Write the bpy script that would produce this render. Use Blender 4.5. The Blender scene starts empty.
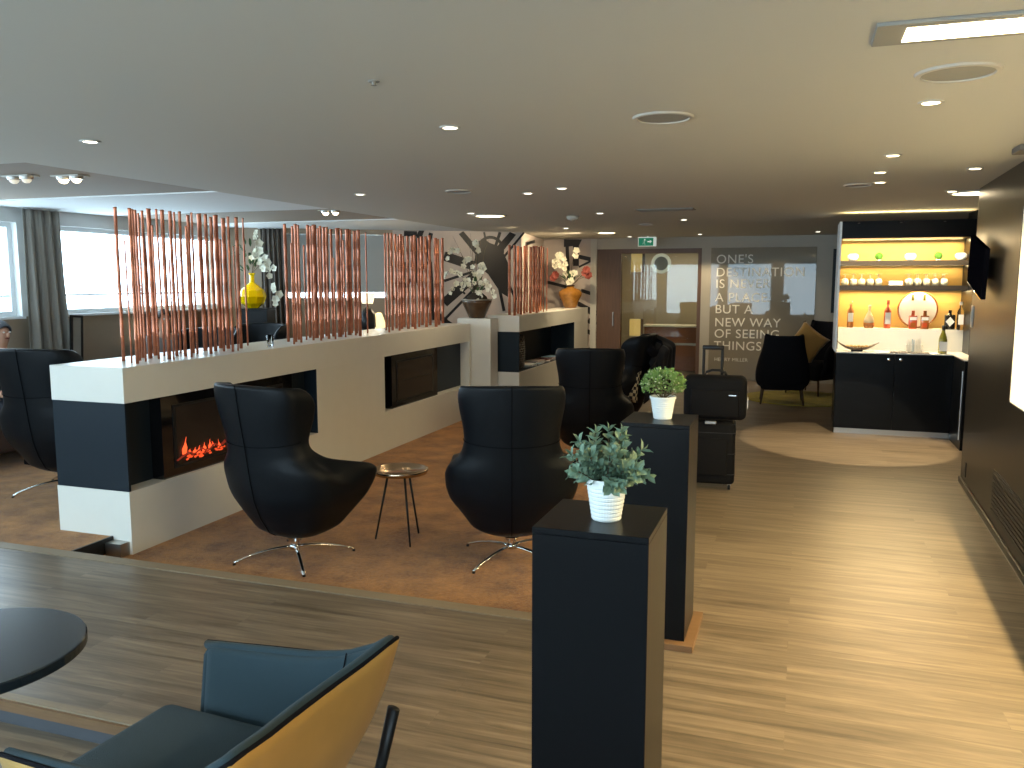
import bpy, bmesh, math, random
from mathutils import Vector, Matrix
PI = math.pi
C = bpy.context.scene.collection
R = random.Random(11)

# ------------------------------------------------------------------ materials
def mat(name, col, rough=0.5, metal=0.0, spec=0.5, bump=0.0, bscale=200.0, emit=None, estr=0.0, trans=0.0, ior=1.45,
        mottle=0.0, mscale=8.0, sheen=0.0, coat=0.0, stretch=None, alpha=1.0):
    m = bpy.data.materials.new(name); m.use_nodes = True
    nt = m.node_tree; b = nt.nodes['Principled BSDF']
    b.inputs['Base Color'].default_value = (*col, 1)
    b.inputs['Roughness'].default_value = rough
    b.inputs['Metallic'].default_value = metal
    b.inputs['Specular IOR Level'].default_value = spec
    b.inputs['IOR'].default_value = ior
    b.inputs['Transmission Weight'].default_value = trans
    b.inputs['Sheen Weight'].default_value = sheen
    b.inputs['Coat Weight'].default_value = coat
    b.inputs['Alpha'].default_value = alpha
    if emit:
        b.inputs['Emission Color'].default_value = (*emit, 1)
        b.inputs['Emission Strength'].default_value = estr
    tc = nt.nodes.new('ShaderNodeTexCoord')
    src = tc.outputs['Object']
    if stretch:
        mp = nt.nodes.new('ShaderNodeMapping'); mp.inputs['Scale'].default_value = stretch
        nt.links.new(src, mp.inputs['Vector']); src = mp.outputs['Vector']
    if mottle > 0 or not bump:
        n = nt.nodes.new('ShaderNodeTexNoise'); n.inputs['Scale'].default_value = mscale; n.inputs['Detail'].default_value = 4
        nt.links.new(src, n.inputs['Vector'])
        mx = nt.nodes.new('ShaderNodeMix'); mx.data_type = 'RGBA'
        k = mottle if mottle > 0 else 0.03
        mx.inputs['A'].default_value = (*[max(0, c*(1-k)) for c in col], 1)
        mx.inputs['B'].default_value = (*[min(1, c*(1+k)) for c in col], 1)
        nt.links.new(n.outputs['Fac'], mx.inputs['Factor'])
        nt.links.new(mx.outputs['Result'], b.inputs['Base Color'])
    if bump > 0:
        n2 = nt.nodes.new('ShaderNodeTexNoise'); n2.inputs['Scale'].default_value = bscale; n2.inputs['Detail'].default_value = 3
        nt.links.new(src, n2.inputs['Vector'])
        bp = nt.nodes.new('ShaderNodeBump'); bp.inputs['Strength'].default_value = bump; bp.inputs['Distance'].default_value = 0.01
        nt.links.new(n2.outputs['Fac'], bp.inputs['Height']); nt.links.new(bp.outputs['Normal'], b.inputs['Normal'])
    if estr > 0:
        try: m.cycles.emission_sampling = 'NONE'
        except Exception: pass
    return m

def plank_mat(name, c1, c2, c3, rough=0.4):
    m = bpy.data.materials.new(name); m.use_nodes = True; nt = m.node_tree; b = nt.nodes['Principled BSDF']; L = nt.links.new
    tc = nt.nodes.new('ShaderNodeTexCoord')
    br = nt.nodes.new('ShaderNodeTexBrick'); br.offset = 0.37; br.offset_frequency = 2
    br.inputs['Scale'].default_value = 1.0; br.inputs['Brick Width'].default_value = 1.3; br.inputs['Row Height'].default_value = 0.145
    br.inputs['Mortar Size'].default_value = 0.0012; br.inputs['Mortar Smooth'].default_value = 0.3
    br.inputs['Color1'].default_value = (0.0, 0.0, 0.0, 1); br.inputs['Color2'].default_value = (1, 1, 1, 1); br.inputs['Mortar'].default_value = (0.2, 0.2, 0.2, 1)
    L(tc.outputs['Object'], br.inputs['Vector'])
    mp = nt.nodes.new('ShaderNodeMapping'); mp.inputs['Scale'].default_value = (0.9, 14, 1)
    L(tc.outputs['Object'], mp.inputs['Vector'])
    mu = nt.nodes.new('ShaderNodeVectorMath'); mu.operation = 'ADD'
    L(mp.outputs['Vector'], mu.inputs[0]); L(br.outputs['Color'], mu.inputs[1])
    n = nt.nodes.new('ShaderNodeTexNoise'); n.inputs['Scale'].default_value = 1.6; n.inputs['Detail'].default_value = 6; n.inputs['Roughness'].default_value = 0.65; n.inputs['Distortion'].default_value = 0.5
    L(mu.outputs[0], n.inputs['Vector'])
    cr = nt.nodes.new('ShaderNodeValToRGB'); e = cr.color_ramp.elements
    e[0].position = 0.3; e[0].color = (*c1, 1); e[1].position = 0.72; e[1].color = (*c3, 1)
    el = e.new(0.5); el.color = (*c2, 1)
    L(n.outputs['Fac'], cr.inputs['Fac'])
    mx = nt.nodes.new('ShaderNodeMix'); mx.data_type = 'RGBA'; mx.blend_type = 'MULTIPLY'; mx.inputs['Factor'].default_value = 1
    cr2 = nt.nodes.new('ShaderNodeValToRGB'); f = cr2.color_ramp.elements
    f[0].color = (0.82, 0.82, 0.82, 1); f[1].color = (1.0, 1.0, 1.0, 1)
    L(br.outputs['Color'], cr2.inputs['Fac'])
    L(cr.outputs['Color'], mx.inputs['A']); L(cr2.outputs['Color'], mx.inputs['B'])
    L(mx.outputs['Result'], b.inputs['Base Color'])
    b.inputs['Roughness'].default_value = rough
    bp = nt.nodes.new('ShaderNodeBump'); bp.inputs['Strength'].default_value = 0.12; bp.inputs['Distance'].default_value = 0.004
    L(n.outputs['Fac'], bp.inputs['Height']); L(bp.outputs['Normal'], b.inputs['Normal'])
    return m

def carpet_mat(name, c1, c2):
    m = bpy.data.materials.new(name); m.use_nodes = True; nt = m.node_tree; b = nt.nodes['Principled BSDF']; L = nt.links.new
    tc = nt.nodes.new('ShaderNodeTexCoord')
    n = nt.nodes.new('ShaderNodeTexNoise'); n.inputs['Scale'].default_value = 38; n.inputs['Detail'].default_value = 8; n.inputs['Roughness'].default_value = 0.75
    n0 = nt.nodes.new('ShaderNodeTexNoise'); n0.inputs['Scale'].default_value = 5; n0.inputs['Detail'].default_value = 3
    L(tc.outputs['Object'], n.inputs['Vector']); L(tc.outputs['Object'], n0.inputs['Vector'])
    ad = nt.nodes.new('ShaderNodeMath'); ad.operation = 'MULTIPLY_ADD'; ad.inputs[1].default_value = 0.5
    hf = nt.nodes.new('ShaderNodeMath'); hf.operation = 'MULTIPLY'; hf.inputs[1].default_value = 0.5
    L(n0.outputs['Fac'], hf.inputs[0]); L(n.outputs['Fac'], ad.inputs[0]); L(hf.outputs[0], ad.inputs[2])
    cr = nt.nodes.new('ShaderNodeValToRGB'); e = cr.color_ramp.elements
    e[0].position = 0.36; e[0].color = (*c1, 1); e[1].position = 0.62; e[1].color = (*c2, 1)
    L(ad.outputs[0], cr.inputs['Fac']); L(cr.outputs['Color'], b.inputs['Base Color'])
    b.inputs['Roughness'].default_value = 1.0; b.inputs['Specular IOR Level'].default_value = 0.1; b.inputs['Sheen Weight'].default_value = 0.3
    n3 = nt.nodes.new('ShaderNodeTexNoise'); n3.inputs['Scale'].default_value = 140; n3.inputs['Detail'].default_value = 4
    L(tc.outputs['Object'], n3.inputs['Vector'])
    bp = nt.nodes.new('ShaderNodeBump'); bp.inputs['Strength'].default_value = 0.9; bp.inputs['Distance'].default_value = 0.02
    L(n3.outputs['Fac'], bp.inputs['Height']); L(bp.outputs['Normal'], b.inputs['Normal'])
    return m

def check_mat(name, c1, c2, scale):
    m = bpy.data.materials.new(name); m.use_nodes = True; nt = m.node_tree; b = nt.nodes['Principled BSDF']; L = nt.links.new
    tc = nt.nodes.new('ShaderNodeTexCoord'); ck = nt.nodes.new('ShaderNodeTexChecker')
    ck.inputs['Scale'].default_value = scale; ck.inputs['Color1'].default_value = (*c1, 1); ck.inputs['Color2'].default_value = (*c2, 1)
    mp = nt.nodes.new('ShaderNodeMapping'); mp.inputs['Location'].default_value = (0.013, 0.013, 0.017)
    L(tc.outputs['Object'], mp.inputs['Vector']); L(mp.outputs['Vector'], ck.inputs['Vector']); L(ck.outputs['Color'], b.inputs['Base Color'])
    b.inputs['Roughness'].default_value = 0.85
    return m

def thin_glass(name, tint, gl=0.12, rough=0.0):
    m = bpy.data.materials.new(name); m.use_nodes = True; nt = m.node_tree; L = nt.links.new
    for n in list(nt.nodes):
        if n.type == 'BSDF_PRINCIPLED': nt.nodes.remove(n)
    out = [n for n in nt.nodes if n.type == 'OUTPUT_MATERIAL'][0]
    t = nt.nodes.new('ShaderNodeBsdfTransparent'); t.inputs['Color'].default_value = (*tint, 1)
    g = nt.nodes.new('ShaderNodeBsdfGlossy'); g.inputs['Roughness'].default_value = rough
    fr = nt.nodes.new('ShaderNodeLayerWeight'); fr.inputs['Blend'].default_value = 0.5
    pw = nt.nodes.new('ShaderNodeMath'); pw.operation = 'POWER'; pw.inputs[1].default_value = 4.0
    L(fr.outputs['Facing'], pw.inputs[0])
    ad = nt.nodes.new('ShaderNodeMath'); ad.operation = 'ADD'; ad.inputs[1].default_value = gl; ad.use_clamp = True
    L(pw.outputs[0], ad.inputs[0])
    mx = nt.nodes.new('ShaderNodeMixShader'); L(ad.outputs[0], mx.inputs['Fac']); L(t.outputs[0], mx.inputs[1]); L(g.outputs[0], mx.inputs[2])
    L(mx.outputs[0], out.inputs['Surface'])
    return m

M = {}
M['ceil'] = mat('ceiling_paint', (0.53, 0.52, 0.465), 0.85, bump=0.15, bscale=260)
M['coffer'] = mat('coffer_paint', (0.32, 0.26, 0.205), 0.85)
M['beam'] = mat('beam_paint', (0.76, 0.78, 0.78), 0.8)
M['wall'] = mat('beige_wall_paint', (0.42, 0.39, 0.33), 0.8, mottle=0.04)
M['wallw'] = mat('white_wall_paint', (0.72, 0.73, 0.72), 0.8)
M['walltan'] = mat('tan_wall_paint', (0.34, 0.27, 0.20), 0.75)
M['mural'] = mat('mural_paint', (0.50, 0.43, 0.39), 0.6, mottle=0.05)
M['ink'] = mat('mural_black', (0.012, 0.011, 0.013), 0.45)
M['dark'] = mat('dark_wood_panel', (0.022, 0.016, 0.010), 0.36, mottle=0.4, mscale=6, stretch=(9, 9, 0.5), spec=0.45)
M['wood'] = plank_mat('oak_planks', (0.095, 0.072, 0.050), (0.180, 0.138, 0.095), (0.29, 0.225, 0.155), 0.36)
M['trimw'] = mat('light_wood_trim', (0.24, 0.185, 0.12), 0.5, mottle=0.15, mscale=10, stretch=(1, 12, 12))
M['brownw'] = mat('brown_wood_trim', (0.17, 0.095, 0.045), 0.5, mottle=0.25, mscale=10, stretch=(1, 12, 12))
M['riser'] = mat('grey_riser', (0.06, 0.065, 0.075), 0.55)
M['carpet'] = carpet_mat('rust_carpet', (0.18, 0.062, 0.010), (0.53, 0.24, 0.058))
M['white'] = mat('white_laminate', (0.72, 0.71, 0.65), 0.33)
M['navy'] = mat('navy_panel', (0.009, 0.016, 0.024), 0.40, spec=0.28)
M['blackglass'] = mat('black_glass', (0.005, 0.005, 0.006), 0.08, coat=0.5)
M['screen'] = mat('fire_screen', (0.03, 0.022, 0.018), 0.12)
M['ember'] = mat('ember', (0.4, 0.03, 0.01), 0.6, emit=(1.0, 0.10, 0.025), estr=0.9)
M['flame'] = mat('flame', (0.5, 0.05, 0.01), 0.6, emit=(1.0, 0.11, 0.03), estr=1.5)
M['log'] = mat('charred_log', (0.04, 0.015, 0.01), 0.8, emit=(0.8, 0.06, 0.02), estr=0.25)
M['leather'] = mat('black_leather', (0.0035, 0.005, 0.007), 0.42, bump=0.12, bscale=160, spec=0.19)
M['leatherb'] = mat('blue_black_leather', (0.05, 0.065, 0.085), 0.36, bump=0.12, bscale=160)
M['seam'] = mat('seam_thread', (0.003, 0.003, 0.004), 0.8, spec=0.05)
M['chrome'] = mat('polished_chrome', (0.80, 0.80, 0.80), 0.10, metal=1)
M['steel'] = mat('brushed_steel', (0.45, 0.43, 0.40), 0.35, metal=1)
M['blackm'] = mat('black_metal', (0.015, 0.015, 0.015), 0.4, metal=0.3)
M['brass'] = mat('brass_tray', (0.62, 0.46, 0.30), 0.22, metal=1)
M['blacklam'] = mat('black_laminate', (0.0035, 0.004, 0.005), 0.30, spec=0.14)
M['blackfab'] = mat('black_fabric', (0.005, 0.005, 0.007), 0.9, spec=0.2)
M['tvscreen'] = mat('television_screen', (0.004, 0.004, 0.006), 0.75, spec=0.0)
M['tabletop'] = mat('dark_tabletop', (0.010, 0.015, 0.020), 0.22, spec=0.6)
M['pot'] = mat('white_ceramic', (0.80, 0.84, 0.82), 0.35)
M['soil'] = mat('potting_soil', (0.04, 0.03, 0.02), 0.95)
M['leaf1'] = mat('grey_green_leaf', (0.17, 0.26, 0.175), 0.55, mottle=0.45, mscale=30)
M['leaf2'] = mat('bright_green_leaf', (0.20, 0.33, 0.09), 0.6, mottle=0.5, mscale=60)
M['leafd'] = mat('dark_green_leaf', (0.05, 0.11, 0.04), 0.55, mottle=0.3, mscale=30)
M['bud'] = mat('pale_bud', (0.62, 0.66, 0.42), 0.6)
M['stem'] = mat('brown_stem', (0.10, 0.075, 0.04), 0.7)
M['petal'] = mat('cream_petal', (0.80, 0.77, 0.62), 0.6)
M['petalred'] = mat('dusty_red_petal', (0.26, 0.06, 0.045), 0.6)
M['copper'] = mat('copper_lacquer', (0.47, 0.165, 0.09), 0.30, metal=0.6, mottle=0.5, mscale=7, stretch=(1, 1, 3), spec=0.6)
M['teal'] = mat('teal_wool', (0.022, 0.044, 0.055), 0.85, bump=0.35, bscale=500, sheen=0.05)
M['tan'] = mat('tan_velvet', (0.40, 0.235, 0.055), 0.6, mottle=0.22, mscale=5, sheen=0.12)
M['check'] = check_mat('checked_fabric', (0.35, 0.33, 0.30), (0.012, 0.012, 0.014), 20)
M['check2'] = check_mat('small_check_fabric', (0.42, 0.36, 0.24), (0.012, 0.012, 0.014), 26)
M['coat'] = mat('black_wool', (0.007, 0.007, 0.009), 0.92, sheen=0.1)
M['nylon'] = mat('black_nylon', (0.004, 0.004, 0.005), 0.75, spec=0.25, bump=0.2, bscale=700)
M['mustard'] = mat('mustard_velvet', (0.36, 0.20, 0.045), 0.7, sheen=0.4)
M['rug'] = carpet_mat('yellow_rug_pile', (0.25, 0.20, 0.02), (0.50, 0.42, 0.06))
M['leg'] = mat('walnut_leg', (0.06, 0.035, 0.02), 0.45)
M['curtain'] = mat('taupe_curtain', (0.25, 0.23, 0.20), 0.85, mottle=0.06)
M['curtaind'] = mat('brown_curtain', (0.12, 0.10, 0.085), 0.85)
M['blind'] = mat('grey_blind', (0.36, 0.38, 0.38), 0.8)
M['frame'] = mat('white_frame', (0.78, 0.82, 0.84), 0.4)
M['pane'] = thin_glass('window_glass', (0.96, 0.98, 1.0), 0.02)
M['glazing'] = thin_glass('partition_glass', (0.86, 0.85, 0.78), 0.035)
M['glosswall'] = mat('glossy_taupe_panel', (0.25, 0.22, 0.17), 0.02, spec=0.45, ior=1.45)
M['letter'] = mat('brushed_letter', (0.80, 0.76, 0.66), 0.35, metal=0.0)
M['doorw'] = mat('brown_door_veneer', (0.115, 0.062, 0.036), 0.45, mottle=0.3, mscale=6, stretch=(9, 9, 0.6))
M['cherry'] = mat('cherry_wood', (0.24, 0.095, 0.045), 0.4, mottle=0.3, mscale=6, stretch=(1, 9, 9))
M['green'] = mat('exit_green', (0.0, 0.17, 0.09), 0.5, emit=(0.0, 0.35, 0.18), estr=0.25)
M['signw'] = mat('sign_white', (0.85, 0.88, 0.85), 0.5, emit=(0.9, 1, 0.9), estr=0.35)
M['yellowbox'] = mat('yellow_lit_sign', (0.75, 0.58, 0.22), 0.6, emit=(1.0, 0.75, 0.3), estr=0.35)
M['lamp'] = mat('lamp_lens', (1, 0.95, 0.85), 0.4, emit=(1.0, 0.93, 0.78), estr=6)
M['lampw'] = mat('warm_lamp_lens', (1, 0.9, 0.7), 0.4, emit=(1.0, 0.82, 0.50), estr=9)
M['lampdim'] = mat('dim_lamp_lens', (0.5, 0.48, 0.42), 0.3, emit=(1.0, 0.9, 0.7), estr=0.6)  # weak emission paints a faint glow onto the lens
M['trimring'] = mat('ceiling_fitting_white', (0.47, 0.45, 0.40), 0.5)
M['grille'] = mat('speaker_grille', (0.27, 0.265, 0.24), 0.7)
M['ventd'] = mat('vent_dark', (0.16, 0.14, 0.11), 0.7)
M['counter'] = mat('white_counter', (0.86, 0.84, 0.78), 0.25)
M['ochre'] = mat('ochre_backboard', (0.60, 0.37, 0.11), 0.55)
M['shelf'] = mat('dark_shelf', (0.028, 0.022, 0.016), 0.4)
M['shadefab'] = mat('lampshade_fabric', (0.85, 0.78, 0.62), 0.8, emit=(1.0, 0.80, 0.5), estr=1.5)
M['glow'] = mat('glowing_cone', (0.9, 0.75, 0.45), 0.8, emit=(1.0, 0.78, 0.42), estr=1.3)
M['amber'] = mat('amber_glass', (0.30, 0.13, 0.02), 0.12, mottle=0.5, mscale=14, coat=0.6)
M['yglass'] = mat('yellow_glass', (1.0, 0.75, 0.0), 0.08, trans=0.55, ior=1.4)
M['bronze'] = mat('bronze_glaze', (0.075, 0.045, 0.026), 0.22, mottle=0.5, mscale=12, coat=0.6)
M['clear'] = mat('clear_glass', (0.97, 0.98, 0.98), 0.02, trans=1.0, ior=1.3)
M['glassw'] = mat('lit_glassware', (0.95, 0.90, 0.72), 0.12, trans=0.45, ior=1.3)
M['whisky'] = mat('brown_spirit_glass', (0.28, 0.09, 0.02), 0.1, coat=0.5)
M['redg'] = mat('red_spirit_glass', (0.42, 0.06, 0.02), 0.15, coat=0.5)
M['greeng'] = mat('olive_bottle_glass', (0.16, 0.15, 0.02), 0.08, coat=0.5)
M['blackg'] = mat('black_bottle_glass', (0.015, 0.012, 0.008), 0.1, coat=0.5)
M['label'] = mat('paper_label', (0.86, 0.84, 0.80), 0.7)
M['moss'] = mat('moss_green', (0.07, 0.20, 0.02), 0.95, bump=0.8, bscale=90)
M['blueg'] = mat('blue_paper', (0.25, 0.42, 0.60), 0.6)
M['magz'] = mat('magazine_cover', (0.40, 0.33, 0.30), 0.35, mottle=0.8, mscale=18)
M['wick'] = check_mat('wicker_weave', (0.16, 0.11, 0.06), (0.012, 0.009, 0.007), 26)
M['skin'] = mat('skin', (0.55, 0.30, 0.20), 0.55)
M['hairg'] = mat('grey_hair', (0.10, 0.105, 0.12), 0.7)
M['hairb'] = mat('dark_brown_hair', (0.03, 0.018, 0.012), 0.7)
M['shirt'] = mat('grey_knit', (0.28, 0.24, 0.23), 0.85)
M['shirtd'] = mat('dark_jacket', (0.04, 0.045, 0.06), 0.85)
M['sofab'] = mat('brown_sofa_fabric', (0.06, 0.032, 0.022), 0.8)
M['sofag'] = mat('slate_sofa_fabric', (0.05, 0.06, 0.075), 0.8)
M['ivory'] = mat('switch_grey_plastic', (0.42, 0.42, 0.42), 0.4)

# ------------------------------------------------------------------ mesh building
class MB:
    def __init__(s): s.bm = bmesh.new()
    def box(s, x0, x1, y0, y1, z0, z1, mtx=None):
        vs = [s.bm.verts.new(v) for v in ((x0,y0,z0),(x1,y0,z0),(x1,y1,z0),(x0,y1,z0),(x0,y0,z1),(x1,y0,z1),(x1,y1,z1),(x0,y1,z1))]
        for f in ((3,2,1,0),(4,5,6,7),(0,1,5,4),(1,2,6,5),(2,3,7,6),(3,0,4,7)): s.bm.faces.new([vs[i] for i in f])
        if mtx:
            for v in vs: v.co = mtx @ v.co
        return s
    def prism(s, pts, vec):
        """closed polygon of 3-D points extruded along vec"""
        a = [s.bm.verts.new(p) for p in pts]; vec = Vector(vec)
        b = [s.bm.verts.new(Vector(p)+vec) for p in pts]
        n = len(pts)
        s.bm.faces.new(a[::-1]); s.bm.faces.new(b)
        for i in range(n): s.bm.faces.new([a[i], a[(i+1)%n], b[(i+1)%n], b[i]])
        return s
    def lathe(s, prof, c=(0,0,0), n=24, sx=1, sy=1):
        rings = []
        for r, z in prof:
            if r < 1e-5: rings.append([s.bm.verts.new((c[0], c[1], c[2]+z))])
            else: rings.append([s.bm.verts.new((c[0]+sx*r*math.cos(2*PI*k/n), c[1]+sy*r*math.sin(2*PI*k/n), c[2]+z)) for k in range(n)])
        for a, b in zip(rings, rings[1:]):
            for k in range(n):
                k2 = (k+1) % n
                if len(a) == 1 and len(b) == 1: continue
                if len(a) == 1: s.bm.faces.new([a[0], b[k2], b[k]])
                elif len(b) == 1: s.bm.faces.new([a[k], a[k2], b[0]])
                else: s.bm.faces.new([a[k], a[k2], b[k2], b[k]])
        if len(rings[0]) > 1: s.bm.faces.new(rings[0][::-1])
        if len(rings[-1]) > 1: s.bm.faces.new(rings[-1])
        return s
    def tube(s, pts, r, n=8, flat=1.0):
        pts = [Vector(p) for p in pts]; rings = []
        rr = r if isinstance(r, (list, tuple)) else [r]*len(pts)
        for i, p in enumerate(pts):
            d = (pts[min(i+1, len(pts)-1)] - pts[max(i-1, 0)])
            d = d.normalized() if d.length > 1e-9 else Vector((0,0,1))
            ref = Vector((0,0,1)) if abs(d.z) < 0.9 else Vector((1,0,0))
            u = d.cross(ref).normalized(); w = u.cross(d).normalized()
            rings.append([s.bm.verts.new(p + u*rr[i]*math.cos(2*PI*k/n) + w*rr[i]*flat*math.sin(2*PI*k/n)) for k in range(n)])
        for a, b in zip(rings, rings[1:]):
            for k in range(n): s.bm.faces.new([a[k], a[(k+1)%n], b[(k+1)%n], b[k]])
        s.bm.faces.new(rings[0][::-1]); s.bm.faces.new(rings[-1])
        return s
    def ball(s, c, rx, ry=None, rz=None, n=12, m=8, jit=0.0, rnd=None):
        ry = ry or rx; rz = rz or rx; rings = []
        for j in range(m+1):
            t = PI*j/m
            if j in (0, m): rings.append([s.bm.verts.new((c[0], c[1], c[2]-rz*math.cos(t)))]); continue
            rg = []
            for k in range(n):
                q = 1 + (rnd.uniform(-jit, jit) if rnd else 0)
                rg.append(s.bm.verts.new((c[0]+rx*q*math.sin(t)*math.cos(2*PI*k/n), c[1]+ry*q*math.sin(t)*math.sin(2*PI*k/n), c[2]-rz*q*math.cos(t))))
            rings.append(rg)
        for a, b in zip(rings, rings[1:]):
            for k in range(n):
                k2 = (k+1) % n
                if len(a) == 1: s.bm.faces.new([a[0], b[k2], b[k]])
                elif len(b) == 1: s.bm.faces.new([a[k], a[k2], b[0]])
                else: s.bm.faces.new([a[k], a[k2], b[k2], b[k]])
        return s
    def leaf(s, p, d, up, L, W, fold=0.15):
        """a leaf blade: six-sided, folded along its midrib"""
        p = Vector(p); d = Vector(d).normalized(); sd = d.cross(Vector(up)); sd = sd.normalized() if sd.length > 1e-4 else Vector((1,0,0))
        nn = sd.cross(d).normalized()
        a = s.bm.verts.new(p); m1 = s.bm.verts.new(p + d*L*0.35 - nn*L*0.02); m2 = s.bm.verts.new(p + d*L*0.72 + nn*L*0.0); e = s.bm.verts.new(p + d*L - nn*L*0.06)
        l1 = s.bm.verts.new(p + d*L*0.33 + sd*W*0.5 + nn*W*fold); l2 = s.bm.verts.new(p + d*L*0.72 + sd*W*0.42 + nn*W*fold)
        r1 = s.bm.verts.new(p + d*L*0.33 - sd*W*0.5 + nn*W*fold); r2 = s.bm.verts.new(p + d*L*0.72 - sd*W*0.42 + nn*W*fold)
        for f in ((a, m1, l1), (l1, m1, m2, l2), (l2, m2, e), (a, r1, m1), (r1, r2, m2, m1), (r2, e, m2)): s.bm.faces.new(f)
        return s
    def grid(s, fn, nu, nv, close_u=False):
        vs = [[s.bm.verts.new(fn(i/(nu if close_u else nu-1), j/(nv-1))) for j in range(nv)] for i in range(nu)]
        for i in range(nu if close_u else nu-1):
            for j in range(nv-1):
                a, b = vs[i], vs[(i+1) % nu]
                s.bm.faces.new([a[j], b[j], b[j+1], a[j+1]])
        return s
    def build(s, name, m, parent=None, bevel=0, smooth=False, solid=0, subsurf=0, loc=None, rot=None, seg=2, soff=-1):
        if bevel:
            bmesh.ops.bevel(s.bm, geom=list(s.bm.edges), offset=bevel, segments=seg, affect='EDGES', profile=0.5, clamp_overlap=True)
        bmesh.ops.recalc_face_normals(s.bm, faces=list(s.bm.faces))
        me = bpy.data.meshes.new(name); s.bm.to_mesh(me); s.bm.free()
        me.materials.append(m)
        if smooth:
            for p in me.polygons: p.use_smooth = True
        o = bpy.data.objects.new(name, me); C.objects.link(o)
        if loc: o.location = loc
        if rot: o.rotation_euler = rot
        if parent: o.parent = parent
        if solid:
            q = o.modifiers.new('solid', 'SOLIDIFY'); q.thickness = solid; q.offset = soff
        if subsurf:
            q = o.modifiers.new('sub', 'SUBSURF'); q.levels = subsurf; q.render_levels = subsurf
        return o

def tag(o, label=None, cat=None, group=None, kind=None):
    if label: o['label'] = label
    if cat: o['category'] = cat
    if group: o['group'] = group
    if kind: o['kind'] = kind
    return o
def thing(name, label, cat, loc=(0,0,0), rz=0, group=None):
    o = bpy.data.objects.new(name, None); C.objects.link(o); o.location = loc; o.rotation_euler = (0,0,rz); o.empty_display_size = 0.1
    return tag(o, label, cat, group)
def struct(o): o['kind'] = 'structure'; return o
def copy_tree(o, parent=None):
    c = o.copy(); C.objects.link(c)
    if parent: c.parent = parent
    for ch in list(o.children): copy_tree(ch, c)
    return c
def lerp_tab(tab, x):
    if x <= tab[0][0]: return tab[0][1]
    for (a, va), (b, vb) in zip(tab, tab[1:]):
        if x <= b:
            t = (x-a)/(b-a); t = t*t*(3-2*t) if False else t
            return va+(vb-va)*t
    return tab[-1][1]
def text_mesh(name, txt, size, m, parent, mtx, depth=0.004, spacing=1.0, align='LEFT'):
    cu = bpy.data.curves.new(name, 'FONT'); cu.body = txt; cu.size = size; cu.extrude = depth; cu.space_character = spacing; cu.align_x = align
    tmp = bpy.data.objects.new(name+'_tmp', cu); C.objects.link(tmp)
    bpy.context.view_layer.update()
    dg = bpy.context.evaluated_depsgraph_get()
    me = bpy.data.meshes.new_from_object(tmp.evaluated_get(dg))
    bpy.data.objects.remove(tmp); bpy.data.curves.remove(cu)
    me.materials.clear(); me.materials.append(m); me.transform(mtx)
    o = bpy.data.objects.new(name, me); C.objects.link(o)
    if parent: o.parent = parent
    return o

# ------------------------------------------------------------------ camera and render settings
EYE = 1.70
cam = bpy.data.cameras.new('camera'); co = bpy.data.objects.new('camera', cam); C.objects.link(co)
co.location = (0, 0, EYE); co.rotation_euler = (math.radians(90-6.9907), 0, math.radians(18.9757))
cam.lens = 840/1024*36; cam.sensor_width = 36; cam.clip_start = 0.02
sc = bpy.context.scene; sc.camera = co
sc.view_settings.view_transform = 'Standard'; sc.view_settings.look = 'None'; sc.view_settings.gamma = 1
sc.view_settings.use_curve_mapping = False; sc.view_settings.exposure = -0.04

WORLD = 11.5
LK = 1.08
# ================================================================== THE SETTING
H = 2.45
XL, YB, YR = -7.7, 14.85, -2.2
SK = -0.11                      # level of the sunken lounge
# floors ---------------------------------------------------------------
b = MB()
b.box(-0.9, 2.6, YR, YB+2.6, -0.4, 0)                    # walkway on the right
b.box(XL, -0.9, 2.45, 3.87, -0.4, 0)                     # strip in front of the carpet
b.box(-7.7, -0.9, 10.6, YB+2.6, -0.4, 0)
struct(b.build('floor', M['wood']))
b = MB(); b.box(XL, -0.9, YR, 2.41, -0.4, -0.10)
o = struct(b.build('floor_lower', M['wood'])); o.name = 'floor_2'
b = MB(); b.box(-4.31, -0.9, 3.96, 10.6, -0.4, SK)
struct(b.build('floor_3', M['carpet']))
b = MB(); b.box(XL, -4.31, 3.96, 10.6, -0.4, 0.0)
struct(b.build('floor_4', M['carpet']))
b = MB(); b.box(XL, -0.9, 3.87, 3.96, -0.3, 0.004)
struct(b.build('trim_1', M['trimw']))
b = MB(); b.box(XL, -0.9, 2.41, 2.45, -0.3, 0.003)
struct(b.build('trim_2', M['trimw']))
b = MB(); b.box(XL, -0.9, 2.395, 2.41, -0.045, -0.004)
struct(b.build('trim_3', M['brownw']))
b = MB(); b.box(XL, -0.9, 2.40, 2.41, -0.099, -0.045)
struct(b.build('trim_4', M['riser']))
b = MB(); b.box(-0.9, -0.885, 3.96, 10.6, SK+0.001, 0.002)
struct(b.build('trim_5', M['trimw']))
b = MB(); b.box(-4.318, -4.305, 3.965, 4.298, -0.1, 0.004)
struct(b.build('trim_6', M['blackm']))
b = MB(); b.box(-4.30, -4.17, 4.22, 4.298, SK+0.001, -0.02)
struct(b.build('trim_7', M['steel']))
# ceiling ----------------------------------------------------------------
b = MB()
b.box(-4.72, 2.6, YR, YB+2.6, H, H+0.3)
b.box(XL-0.3, -4.72, YR, 4.18, H, H+0.3)
struct(b.build('ceiling', M['ceil']))
b = MB()
for y0, y1 in ((6.07, 7.85), (9.45, 15.0)): b.box(XL-0.3, -4.72, y0, y1, H, H+0.3)
struct(b.build('ceiling_3', M['beam']))
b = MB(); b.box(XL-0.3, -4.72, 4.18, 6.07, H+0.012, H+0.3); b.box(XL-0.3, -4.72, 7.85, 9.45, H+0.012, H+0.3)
o = struct(b.build('ceiling_2', M['coffer']))
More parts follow.
